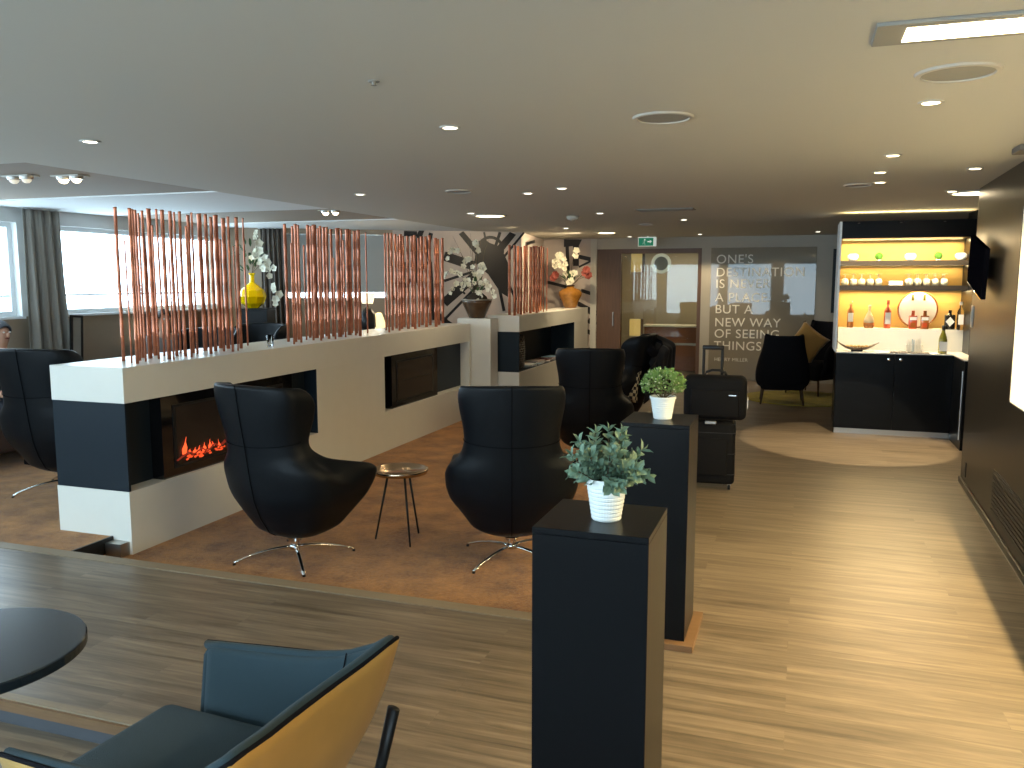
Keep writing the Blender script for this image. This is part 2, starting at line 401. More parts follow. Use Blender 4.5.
# left wall with its window band ----------------------------------------------
SILL, HEAD = 1.335, 2.30
b = MB()
b.box(XL-0.25, XL, YR, 10.6, -0.4, SILL); b.box(XL-0.25, XL, YR, 10.6, HEAD, H+0.3)
for y0, y1 in ((YR, -1.9), (0.9, 1.2), (3.9, 4.2), (6.66, 7.12), (10.0, 10.6)): b.box(XL-0.25, XL, y0, y1, SILL, HEAD)
struct(b.build('wall_left', M['wallw']))
b = MB(); b.box(XL, XL+0.012, 2.45, 10.15, 0.0, SILL-0.005)
o = struct(b.build('wall_left_lower', M['walltan'])); o.name = 'wall_left_lower_panel'
n = 0
for y0, y1 in ((-1.9, 0.9), (1.2, 3.9), (4.2, 6.66), (7.12, 10.0)):
    n += 1
    f = MB()
    for a in (y0, y1-0.05): f.box(XL-0.16, XL-0.08, a, a+0.05, SILL, HEAD)
    for z in (SILL, HEAD-0.05): f.box(XL-0.16, XL-0.08, y0+0.05, y1-0.05, z, z+0.05)
    ym = (y0+y1)/2; f.box(XL-0.15, XL-0.09, ym-0.025, ym+0.025, SILL+0.05, HEAD-0.05)
    f.box(XL-0.14, XL-0.10, y0+0.05, y1-0.05, SILL+0.20, SILL+0.22)
    fr = struct(f.build('window_%d' % n, M['frame'])); 
    p = MB(); p.box(XL-0.125, XL-0.120, y0+0.05, y1-0.05, SILL+0.05, HEAD-0.05)
    p.build('pane', M['pane'], fr)
    s_ = MB(); s_.box(XL-0.02, XL+0.05, y0, y1, SILL-0.025, SILL)
    s_.build('sill', M['frame'], fr)
# rear wall with wide windows behind the camera -------------------------------------
b = MB()
b.box(XL-0.25, 2.6, YR-0.25, YR, -0.4, 0.45); b.box(XL-0.25, 2.6, YR-0.25, YR, 2.36, H+0.3)
rw = ((-7.3, -5.2), (-4.9, -2.9), (-2.65, -1.05), (-0.7, 0.62))
px = XL-0.25
for x0, x1 in rw: b.box(px, x0, YR-0.25, YR, 0.45, 2.36); px = x1
b.box(px, 2.6, YR-0.25, YR, 0.45, 2.36)
o = struct(b.build('wall_back', M['wallw']))
for x0, x1 in rw:
    n += 1
    f = MB()
    for a in (x0, x1-0.05): f.box(a, a+0.05, YR-0.16, YR-0.08, 0.45, 2.36)
    for z in (0.45, 2.31): f.box(x0+0.05, x1-0.05, YR-0.16, YR-0.08, z, z+0.05)
    fr = struct(f.build('window_%d' % n, M['frame']))
    p = MB(); p.box(x0+0.05, x1-0.05, YR-0.125, YR-0.12, 0.5, 2.31); p.build('pane', M['pane'], fr)
# slanting wall: window with roller blind, then the mural -----------------------------------
P0 = Vector((-7.7, 10.1, 0)); P1 = Vector((-4.15, 12.45, 0)); P2 = Vector((-4.50, 14.85, 0))
def wall_frame(P, Q):
    d = (Q-P); L = d.length; d.normalize(); nn = Vector((d.y, -d.x, 0))      # nn points into the room
    return Matrix(((d.x, -nn.x, 0, P.x), (d.y, -nn.y, 0, P.y), (0, 0, 1, 0), (0, 0, 0, 1))), L   # local: x along, y away from room, z up
WA, LA = wall_frame(P0, P1); WB, LB = wall_frame(P1, P2)
b = MB()
b.box(-0.3, 2.30, 0, 0.2, -0.4, 1.44, WA); b.box(-0.3, 2.30, 0, 0.2, 2.38, H+0.3, WA); b.box(-0.3, 0.72, 0, 0.2, 1.44, 2.38, WA)
b.box(2.20, 2.30, 0, 0.2, 1.44, 2.38, WA)
struct(b.build('wall_slanting', M['walltan']))
f = MB(); f.box(0.72, 2.20, 0.02, 0.08, 1.42, 1.46, WA); f.box(0.72, 2.2, 0.10, 0.16, 2.33, 2.38, WA); f.box(1.42, 1.46, 0.10, 0.16, 1.46, 2.33, WA)
n += 1; fr = struct(f.build('window_%d' % n, M['frame']))
p = MB(); p.box(0.72, 2.20, 0.12, 0.125, 1.46, 2.33, WA); p.build('pane', M['pane'], fr)
p = MB(); p.box(0.70, 2.21, 0.03, 0.035, 1.545, 2.37, WA); p.lathe([(0.0,0),(0.02,0),(0.02,0.01),(0.0,0.01)], (0,0,0)) if False else None
rb = p.build('roller_blind', M['blind']); tag(rb, 'grey roller blind pulled down over the window behind the copper poles', 'blind')
q = MB(); q.box(0.70, 2.21, 0.022, 0.043, 1.53, 1.548, WA); q.build('bottom_bar', M['frame'], rb)
b = MB(); b.box(2.30, LA+0.02, 0, 0.2, -0.4, H+0.3, WA); b.box(0, LB, 0, 0.2, -0.4, H+0.3, WB)
b.box(-4.6, -3.6, YB, YB+0.2, -0.4, H+0.3)
struct(b.build('wall_mural', M['mural']))
CA = [(-4.506, 4.687, 2.206, 0.0105), (-4.271, 4.564, 2.183, 0.0102), (-4.416, 4.746, 2.195, 0.0088), (-4.561, 4.931, 2.207, 0.0091), (-4.327, 4.703, 2.162, 0.007), (-4.472, 4.901, 2.198, 0.0091), (-4.617, 5.122, 2.234, 0.0151), (-4.382, 4.892, 2.094, 0.0072), (-4.527, 5.113, 2.227, 0.0075), (-4.292, 4.896, 2.197, 0.0122), (-4.438, 5.144, 2.213, 0.0113), (-4.583, 5.356, 2.225, 0.0078), (-4.348, 5.134, 2.206, 0.0097), (-4.493, 5.392, 2.203, 0.0117), (-4.258, 5.089, 2.097, 0.0074), (-4.403, 5.33, 2.215, 0.0077), (-4.549, 5.604, 2.231, 0.0161), (-4.314, 5.377, 2.201, 0.0116), (-4.459, 5.616, 2.203, 0.0121), (-4.604, 5.868, 2.24, 0.0168), (-4.369, 5.605, 2.029, 0.0088), (-4.514, 5.847, 2.212, 0.015), (-4.28, 5.598, 2.201, 0.0096), (-4.425, 5.896, 2.218, 0.0134), (-4.57, 6.185, 2.237, 0.007), (-4.335, 4.581, 1.974, 0.0055), (-4.48, 4.929, 1.929, 0.0066), (-4.245, 4.888, 1.854, 0.0057), (-4.39, 5.17, 1.855, 0.006), (-4.536, 5.714, 1.869, 0.0082), (-4.301, 5.692, 1.977, 0.0057)]
CB = [(-4.506, 6.707, 2.218, 0.0121), (-4.271, 6.444, 2.032, 0.008), (-4.416, 6.696, 2.197, 0.0102), (-4.561, 6.965, 2.235, 0.0125), (-4.327, 6.645, 2.201, 0.0092), (-4.472, 6.958, 2.037, 0.0077), (-4.617, 7.247, 2.244, 0.0139), (-4.382, 6.937, 2.211, 0.0095), (-4.527, 7.226, 2.241, 0.0198), (-4.292, 6.925, 2.19, 0.0095), (-4.438, 7.192, 2.228, 0.0118), (-4.583, 7.502, 2.239, 0.0153), (-4.348, 7.157, 2.214, 0.0117), (-4.493, 7.482, 2.217, 0.0122), (-4.258, 7.13, 1.919, 0.0077), (-4.403, 7.461, 2.224, 0.0202), (-4.549, 7.769, 2.234, 0.0105), (-4.314, 7.416, 2.102, 0.009), (-4.459, 7.749, 2.231, 0.0188), (-4.604, 8.05, 2.241, 0.013), (-4.369, 7.717, 2.208, 0.0104), (-4.514, 8.008, 2.226, 0.0086), (-4.28, 7.652, 2.212, 0.0154), (-4.425, 8.076, 2.218, 0.007)]
CC = [(-4.492, 8.634, 2.238, 0.0086), (-4.27, 8.276, 2.215, 0.0099), (-4.407, 8.628, 2.236, 0.0137), (-4.545, 8.999, 2.247, 0.0143), (-4.322, 8.631, 2.202, 0.0114), (-4.46, 8.966, 2.244, 0.0154), (-4.597, 9.315, 2.24, 0.0147), (-4.375, 8.968, 2.219, 0.0153), (-4.512, 9.376, 2.242, 0.0172), (-4.29, 8.978, 2.23, 0.0141), (-4.427, 9.376, 2.217, 0.0123), (-4.565, 9.765, 2.256, 0.0179), (-4.342, 9.403, 2.234, 0.0172), (-4.48, 9.82, 2.27, 0.0166), (-4.257, 9.504, 2.22, 0.0185), (-4.395, 9.897, 2.228, 0.0154), (-4.532, 10.337, 2.264, 0.0161)]
CD = [(-3.814, 10.983, 2.188, 0.0166), (-3.678, 10.709, 2.176, 0.0148), (-3.762, 11.076, 2.164, 0.0125), (-3.846, 11.456, 2.194, 0.0173), (-3.71, 11.173, 2.167, 0.0154), (-3.794, 11.581, 2.198, 0.016), (-3.878, 11.96, 2.228, 0.0135), (-3.742, 11.705, 2.188, 0.0176), (-3.826, 12.13, 2.219, 0.0197), (-3.69, 11.839, 2.206, 0.0162), (-3.774, 12.225, 2.207, 0.0152), (-3.858, 12.602, 2.238, 0.0125), (-3.722, 12.292, 2.209, 0.0092), (-3.807, 12.754, 2.212, 0.0079)]
MA = [(3.333, 2.436, 3.609, 2.109, 0.094), (3.689, 2.441, 3.735, 2.2, 0.031), (3.94, 2.444, 3.86, 2.202, 0.047), (4.145, 2.447, 3.844, 2.08, 0.126), (4.321, 2.45, 3.986, 2.051, 0.039), (3.069, 2.075, 3.53, 1.927, 0.141), (3.065, 1.7, 3.499, 1.836, 0.039), (3.062, 1.368, 3.561, 1.791, 0.141), (3.075, 1.125, 3.623, 1.67, 0.039), (3.326, 1.564, 3.388, 1.503, 0.031), (3.922, 1.623, 4.001, 1.239, 0.047), (2.47, 2.401, 2.664, 2.397, 0.079), (2.875, 2.414, 2.811, 2.162, 0.063), (2.811, 2.162, 2.855, 1.984, 0.047), (2.855, 1.984, 2.905, 1.112, 0.055), (2.463, 1.982, 2.447, 0.967, 0.047), (4.066, 1.669, 4.194, 1.407, 0.039), (2.275, 1.418, 2.824, 1.984, 0.047)]
MBB = [(-4.056, 2.399, -4.022, 1.646, 0.063), (-3.889, 2.396, -3.885, 1.969, 0.109), (-4.394, 2.287, -4.075, 2.372, 0.054), (-4.429, 1.682, -4.05, 1.592, 0.054), (-3.849, 2.138, -3.517, 2.064, 0.072), (-3.829, 1.951, -3.572, 2.073, 0.036), (-3.624, 1.834, -3.514, 1.816, 0.072), (-3.787, 1.53, -3.509, 1.45, 0.063), (-3.86, 1.304, -3.505, 1.128, 0.081), (-3.654, 1.162, -3.505, 1.074, 0.072), (-3.652, 0.999, -3.503, 0.912, 0.09), (-3.668, 0.8, -3.501, 0.749, 0.072), (-3.538, 0.748, -3.591, 0.529, 0.036), (-4.05, 1.646, -4.161, 1.356, 0.045)]

# mural: a huge clock movement painted in black
t = thing('clock_mural', 'huge black clockwork mural of spokes and wheels painted on the beige wall', 'mural', (0,0,0))
def strip(s0, z0, s1, z1, w, F, k=0.003):
    d = Vector((s1-s0, z1-z0)); d.normalize(); nx, nz = -d.y*w/2, d.x*w/2
    z1c = min(z1, H-0.002)
    pts = [(s0+nx, min(z0+nz, H-.002)), (s1+nx, min(z1+nz, H-.002)), (s1-nx, min(z1-nz, H-.002)), (s0-nx, min(z0-nz, H-.002))]
    m_ = MB(); m_.prism([F @ Vector((a, -k, c)) for a, c in pts], (F.to_3x3() @ Vector((0, k-0.0005, 0))))
    return m_
FB = Matrix(((1,0,0,0),(0,1,0,YB),(0,0,1,0),(0,0,0,1)))
for i, a in enumerate(MA): strip(*a, WA, 0.002+0.0004*(i % 4)).build('spoke', M['ink'], t)
for i, a in enumerate(MBB):
    if max(a[0], a[2]) < -4.06:
        # the far ends of these bars lie on the short return wall
        sh = lambda x: (x+4.5)
        strip(0.3+(a[0]+4.45)*3.0, a[1], 0.3+(a[2]+4.45)*3.0, a[3], a[4], WB, 0.002+0.0004*(i % 4)).build('spoke', M['ink'], t)
    else: strip(*a, FB, 0.002+0.0004*(i % 4)).build('spoke', M['ink'], t)
blob = [(3.61, 2.305), (3.688, 2.336), (3.782, 2.276), (3.908, 2.232), (4.002, 2.112), (4.066, 1.975), (4.10, 1.715), (4.09, 1.439), (3.938, 1.531), (3.843, 1.669), (3.749, 1.807), (3.624, 1.897), (3.531, 1.988), (3.563, 2.139)]
m_ = MB(); m_.prism([WA @ Vector((a, -0.0045, c)) for a, c in blob], WA.to_3x3() @ Vector((0, 0.004, 0))); m_.build('hub', M['ink'], t)
m_ = MB()
def ring(m_, cx, cz, r0, r1, a0, a1, F, n_=28, k=0.0038):
    for i in range(n_):
        u, v = a0+(a1-a0)*i/n_, a0+(a1-a0)*(i+1)/n_
        q = [(cx+r*math.cos(w_), min(cz+r*math.sin(w_), H-0.002)) for r, w_ in ((r0, u), (r1, u), (r1, v), (r0, v))]
        m_.prism([F @ Vector((a, -k, c)) for a, c in q], F.to_3x3() @ Vector((0, k-0.0008, 0)))
ring(m_, 3.79, 2.17, 0.17, 0.215, -0.3, PI+0.4, WA); m_.build('wheel_rim', M['ink'], t)
m_ = MB(); ring(m_, 3.80, 2.0, 1.12, 1.20, PI-0.55, PI+1.25, WA, 40, 0.0042); m_.build('wheel_rim', M['ink'], t)
m_ = MB(); m_.prism([(a, YB-0.0045, c) for a, c in ((-4.113, 2.448), (-3.778, 2.439), (-3.833, 2.333), (-4.112, 2.31))], (0, 0.004, 0)); m_.build('plate', M['ink'], t)
m_ = MB(); ring(m_, -3.70, 0.62, 0.14, 0.19, -1.2, 1.3, FB, 14); m_.build('wheel_rim', M['ink'], t)
# far wall with door, glazing and the letter panel --------------------------------------
b = MB()
b.box(-3.52, -1.66, YB, YB+0.2, 2.26, H+0.3); b.box(-1.66, 2.8, YB, YB+0.2, -0.4, H+0.3)
struct(b.build('wall_far', M['wall']))
b = MB(); b.box(-3.61, -3.50, YB-0.02, YB+0.22, -0.1, H-0.001); struct(b.build('trim_8', M['ceil']))
d = MB(); d.box(-3.50, -3.16, YB+0.02, YB+0.07, 0.0, 2.26)
dr = struct(d.build('door_1', M['doorw'])); q = MB(); q.box(-3.20, -3.185, YB-0.03, YB+0.02, 0.9, 1.15); q.build('door_handle', M['steel'], dr)
f = MB()
for x0, x1 in ((-3.16, -3.06), (-1.72, -1.66)): f.box(x0, x1, YB-0.01, YB+0.12, 0, 2.26)
f.box(-3.06, -1.72, YB-0.01, YB+0.12, 2.18, 2.26)
n += 1; fr = struct(f.build('window_%d' % n, M['doorw']))
p = MB(); p.box(-3.06, -1.72, YB+0.05, YB+0.058, 0.0, 2.18); p.build('pane', M['glazing'], fr)
# room behind the glazing
b = MB(); b.box(-3.9, -1.0, YB+2.4, YB+2.6, -0.1, H+0.3); b.box(-3.9, -3.7, YB+0.2, YB+2.4, -0.1, H+0.3); b.box(-1.2, -1.0, YB+0.2, YB+2.4, -0.1, H+0.3)
struct(b.build('wall_passage', M['wall']))
t = thing('reception_counter', 'reddish wood counter with a pale top behind the glass partition', 'counter', (-2.2, YB+1.3, 0))
MB().box(-0.62, 0.85, -0.2, 0.25, 0.02, 0.84).build('body', M['cherry'], t)
MB().box(-0.66, 0.88, -0.24, 0.27, 0.84, 0.87).build('top', M['frame'], t)
MB().box(-0.60, 0.83, -0.215, -0.2, 0.50, 0.54).build('rail', M['steel'], t)
t = thing('round_disc', 'round white rimmed disc hanging behind the glass partition', 'mirror', (-2.48, YB+0.8, 2.02))  # matte grey disc in a white rim with weak emission
m_ = MB()
m_.grid(lambda u, v: (math.cos(2*PI*u)*(0.155+0.03*math.cos(2*PI*v)), 0.03*math.sin(2*PI*v), math.sin(2*PI*u)*(0.155+0.03*math.cos(2*PI*v))), 32, 9, True)
m_.build('rim', M['signw'], t, smooth=True)
m_ = MB(); m_.prism([(0.14*math.cos(2*PI*k/28), 0.0, 0.14*math.sin(2*PI*k/28)) for k in range(28)], (0, 0.01, 0)); m_.build('disc_face', M['blind'], t)
m_ = MB(); m_.tube([(0,0,0.18), (0,0,0.43)], 0.008); m_.build('hanger', M['steel'], t)
for x, z0, z1, lb in ((-2.92, 1.86, 2.20, 'upper yellow lit box sign behind the glass partition'), (-2.93, 0.72, 1.02, 'lower yellow lit box sign behind the glass partition')):
    t = thing('box_sign', lb, 'sign', (x, YB+0.22, z0))
    MB().box(-0.0, 0.20, -0.03, 0.03, 0, z1-z0).build('face', M['yellowbox'], t, bevel=0.004)
    MB().box(0.20, 0.24, -0.03, 0.03, 0, z1-z0).build('side', M['doorw'], t)
    MB().box(0.22, 0.235, -0.01, 0.01, -z0, 0).build('post', M['steel'], t) if z0 < 1 else MB().box(0.10, 0.12, -0.01, 0.01, z1-z0, 2.45-z0).build('hanger', M['steel'], t)
# glossy glass panel with the quotation
p = MB(); p.box(-1.50, 0.20, YB-0.012, YB-0.002, 0.02, 2.26)
gp = p.build('glass_panel', M['glosswall'], bevel=0.002); tag(gp, 'glossy taupe glass panel with a quotation in raised letters', 'glass panel')
for i, (ln, zz) in enumerate((("ONE'S", 2.075), ('DESTINATION', 1.856), ('IS NEVER', 1.66), ('A PLACE,', 1.43), ('BUT A', 1.228), ('NEW WAY', 1.003), ('OF SEEING', 0.81), ('THINGS', 0.604))):
    mt = Matrix.Translation((-1.415, YB-0.018, zz-0.078)) @ Matrix.Rotation(PI/2, 4, 'X')
    text_mesh('quotation_line', ln, 0.212, M['letter'], gp, mt, 0.005, 1.075)
mt = Matrix.Translation((-1.40, YB-0.016, 0.33)) @ Matrix.Rotation(PI/2, 4, 'X')
text_mesh('quotation_credit', 'HENRY MILLER', 0.082, M['letter'], gp, mt, 0.003, 1.04)
# right wall with its lit display niche --------------------------------------------------------
RW = Matrix.Translation((1.335, 7.87, 0)) @ Matrix.Rotation(-math.atan(0.03), 4, 'Z')
b = MB()
NY0, NY1, NZ0, NZ1, ND = -6.2, -1.78, 0.93, 2.16, 0.42
b.box(0, 1.3, -10.2, 0, -0.1, NZ0, RW); b.box(0, 1.3, -10.2, 0, NZ1, H+0.1, RW)
b.box(0, 1.3, -10.2, NY0, NZ0, NZ1, RW); b.box(0, 1.3, NY1, 0, NZ0, NZ1, RW)
struct(b.build('wall_right', M['dark']))
b = MB(); b.box(ND, 1.3, NY0, NY1, NZ0, NZ1, RW)
b.box(0.004, ND, NY0+0.001, NY1-0.001, NZ0, NZ0+0.004, RW); b.box(0.004, ND, NY1-0.005, NY1-0.001, NZ0, NZ1, RW); b.box(0.004, ND, NY0+0.001, NY0+0.005, NZ0, NZ1, RW)
struct(b.build('wall_right_niche', M['counter']))
b = MB(); b.box(-0.018, 0, -10.2, 0.0, 0, 0.055, RW)
struct(b.build('baseboard_right', M['dark'], bevel=0.004))
b = MB(); b.box(-0.019, -0.015, -10.2, 0.0, 0.0, 0.010, RW); struct(b.build('trim_9', M['steel']))
b = MB(); b.box(1.85, 2.6, 7.0, YB, -0.1, H+0.1); struct(b.build('wall_right_alcove', M['dark']))
t = thing('wall_vent', 'black slatted vent low in the dark panelled wall', 'vent', (0,0,0)); 
MB().box(-0.006, 0.0, -2.7, -1.45, 0.12, 0.42, RW).build('frame', M['blackm'], t)
for k in range(9): MB().box(-0.012, -0.006, -2.66, -1.49, 0.145+0.03*k, 0.157+0.03*k, RW).build('slat', M['blackm'], t)
t = thing('wall_socket', 'small black socket in the dark wall by the bar', 'socket'); MB().box(-0.007, 0, -0.28, -0.20, 0.10, 0.22, RW).build('plate', M['blackm'], t, bevel=0.002)
MB().box(-0.009, -0.006, -0.255, -0.225, 0.14, 0.18, RW).build('insert', M['ventd'], t)

# exit sign ------------------------------------------------------------------
t = thing('exit_sign', 'green and white emergency exit sign under the ceiling above the glass door', 'sign', (-2.50, 14.3, 2.30))
MB().box(-0.16, 0.145, -0.02, 0.02, -0.02, 0.135).build('housing', M['signw'], t, bevel=0.004)
MB().box(-0.15, 0.10, -0.024, -0.02, -0.012, 0.12).build('panel', M['green'], t)
g = MB(); g.ball((-0.045, -0.026, 0.094), 0.011, 0.003, 0.011)                                    # running figure, arrow and doorway
g.tube([(-0.048,-0.026,0.082), (-0.056,-0.026,0.045)], 0.008, 6, 0.3); g.tube([(-0.056,-0.026,0.047), (-0.040,-0.026,0.028), (-0.044,-0.026,0.004)], 0.005, 6, 0.3)
g.tube([(-0.056,-0.026,0.047), (-0.068,-0.026,0.026), (-0.088,-0.026,0.018)], 0.005, 6, 0.3); g.tube([(-0.048,-0.026,0.078), (-0.030,-0.026,0.066), (-0.020,-0.026,0.074)], 0.004, 6, 0.3)
g.tube([(-0.050,-0.026,0.078), (-0.068,-0.026,0.070), (-0.074,-0.026,0.054)], 0.004, 6, 0.3)
g.build('running_figure', M['signw'], t)
g = MB(); g.prism([(0.0,-0.0255,0.048), (0.04,-0.0255,0.048), (0.04,-0.0255,0.03), (0.075,-0.0255,0.058), (0.04,-0.0255,0.086), (0.04,-0.0255,0.068), (0.0,-0.0255,0.068)], (0,0.001,0)); g.build('arrow', M['signw'], t)
MB().box(-0.01, 0.01, -0.01, 0.01, 0.135, 0.15).build('mount', M['signw'], t)

# ------------------------------------------------------------------ ceiling fittings
def downlight(x, y, r=0.05, z=H, lens='lamp', lab=None, grp=None, name='downlight'):
    t = thing(name, lab or 'small round recessed downlight in the white ceiling', 'ceiling light', (x, y, z), 0, grp)
    MB().lathe([(r*0.72, -0.001), (r*0.78, -0.006), (r*1.0, -0.006), (r*1.04, 0.0)], n=24).build('trim_ring', M['trimring'], t, smooth=False)
    MB().lathe([(0, -0.0075), (r*0.62, -0.0065), (r*0.7, -0.0058)], n=20).build('lens', M[lens], t)
    return t
DL = [(-3.669, 3.666), (-1.668, 3.915), (-3.668, 6.609), (-1.882, 6.721), (-2.263, 7.003), (-3.519, 8.832), (-2.163, 9.298), (-1.413, 10.607), (-3.225, 11.747), (-1.596, 13.936), (-2.807, 14.3), (0.187, 13.822)]
DR = [(0.481, 4.04), (0.475, 6.464), (0.48, 5.629), (0.526, 7.109), (1.153, 8.007), (1.06, 6.45)]
for x, y in DL: downlight(x, y, lab='small round recessed downlight in the plain white ceiling left of the walkway', grp='downlights left of the walkway')
for x, y in DR: downlight(x, y, lens='lampw', lab='small warm recessed downlight in the ceiling above the right walkway', grp='downlights above the right walkway')
def big_panel(x, y, r, lab):
    t = thing('round_ceiling_lamp', lab, 'ceiling light', (x, y, H))
    MB().lathe([(r*0.88, -0.001), (r*0.9, -0.012), (r, -0.012), (r*1.03, 0)], n=40).build('trim_ring', M['trimring'], t)
    MB().lathe([(0, -0.016), (r*0.6, -0.014), (r*0.87, -0.006)], n=36).build('diffuser', M['lampw'], t, smooth=True)
big_panel(-3.444, 9.237, 0.19, 'large round glowing ceiling lamp above the copper poles')
big_panel(-2.92, 13.02, 0.16, 'round glowing ceiling lamp near the exit sign')
big_panel(1.36, 8.20, 0.20, 'large round glowing ceiling lamp in front of the lit bar')
def speaker(x, y, r, lab):
    t = thing('ceiling_speaker', lab, 'speaker', (x, y, H))
    MB().lathe([(r*0.84, -0.001), (r*0.86, -0.010), (r*0.97, -0.008), (r, 0)], n=40).build('rim', M['trimring'], t)
    MB().lathe([(0, -0.006), (r*0.83, -0.005)], n=36).build('grille', M['grille'], t)
speaker(-0.64, 4.001, 0.14, 'round ceiling speaker grille in the middle of the ceiling')
speaker(0.50, 3.505, 0.145, 'round ceiling speaker grille below the rectangular ceiling lamp')
speaker(-2.761, 6.661, 0.115, 'round ceiling speaker grille above the round coffee table')
speaker(0.38, 7.25, 0.11, 'small dark ceiling speaker in front of the bar')
speaker(-2.0, 11.3, 0.10, 'small far ceiling speaker before the glass door')
t = thing('ceiling_vent', 'long grey slotted air vent in the ceiling', 'vent', (-1.40, 9.05, H))
MB().box(-0.30, 0.30, -0.12, 0.12, -0.008, 0).build('frame', M['grille'], t, bevel=0.002)
for k in range(5): MB().box(-0.28, 0.28, -0.095+0.042*k, -0.08+0.042*k, -0.011, -0.008).build('slat', M['ventd'], t)
t = thing('smoke_detector', 'white smoke detector on the ceiling in the middle of the room', 'smoke detector', (-2.558, 9.621, H))
MB().lathe([(0.075, 0), (0.072, -0.03), (0.05, -0.05), (0, -0.052)], n=24).build('body', M['trimring'], t, smooth=True)
MB().lathe([(0.02, -0.052), (0.018, -0.058), (0, -0.058)], n=12).build('sensor', M['ventd'], t)
t = thing('sprinkler_head', 'tiny sprinkler head in the near ceiling', 'sprinkler', (-1.563, 2.941, H))
MB().lathe([(0.022, 0), (0.02, -0.004), (0.006, -0.005), (0.006, -0.014), (0.012, -0.016), (0, -0.016)], n=14).build('body', M['grille'], t)
MB().box(-0.003, 0.003, -0.010, 0.010, -0.015, -0.004).build('yoke', M['steel'], t)
# twin spots in the coffers
for x0, y0, lab, ls in ((-5.07, 4.86, 'bright twin spotlight fitting in the near ceiling recess', ('lampw', 'lampw')), (-4.86, 8.10, 'twin spotlight fitting in the far ceiling recess', ('lampw', 'lampw')), (-5.42, 4.75, 'dimmed twin spotlight fitting at the left edge of the near recess', ('lampdim', 'lampdim'))):
    t = thing('twin_spotlight', lab, 'spotlight', (x0, y0, H+0.012))
    MB().box(-0.13, 0.13, -0.055, 0.055, -0.010, 0).build('plate', M['trimring'], t, bevel=0.003)
    for k, l_ in zip((-0.06, 0.06), ls):
        MB().lathe([(0.05, -0.010), (0.045, -0.030), (0.036, -0.030)], (k, 0, 0), 20).build('bezel', M['steel'], t)
        MB().lathe([(0, -0.058), (0.018, -0.054), (0.030, -0.042), (0.034, -0.031)], (k, 0, 0), 18).build('lens', M[l_], t)
# long rectangular lamp
t = thing('rectangular_ceiling_lamp', 'long rectangular lamp glowing warm at the top right of the ceiling', 'ceiling light', (0.30, 2.89, H))
MB().box(-0.125, 0.95, -0.115, 0.115, -0.012, 0).build('frame', M['grille'], t, bevel=0.003)
MB().box(-0.04, 0.90, -0.075, 0.075, -0.0145, -0.012).build('diffuser', M['lampw'], t)
t = thing('small_ceiling_vent', 'small dark vent on the ceiling beside the dark wall', 'bracket', (1.15, 5.5, H)); MB().box(-0.05, 0.08, -0.10, 0.10, -0.035, 0).build('vent_body', M['ventd'], t, bevel=0.006)  # dark shape taken for a small vent, built as a plain box
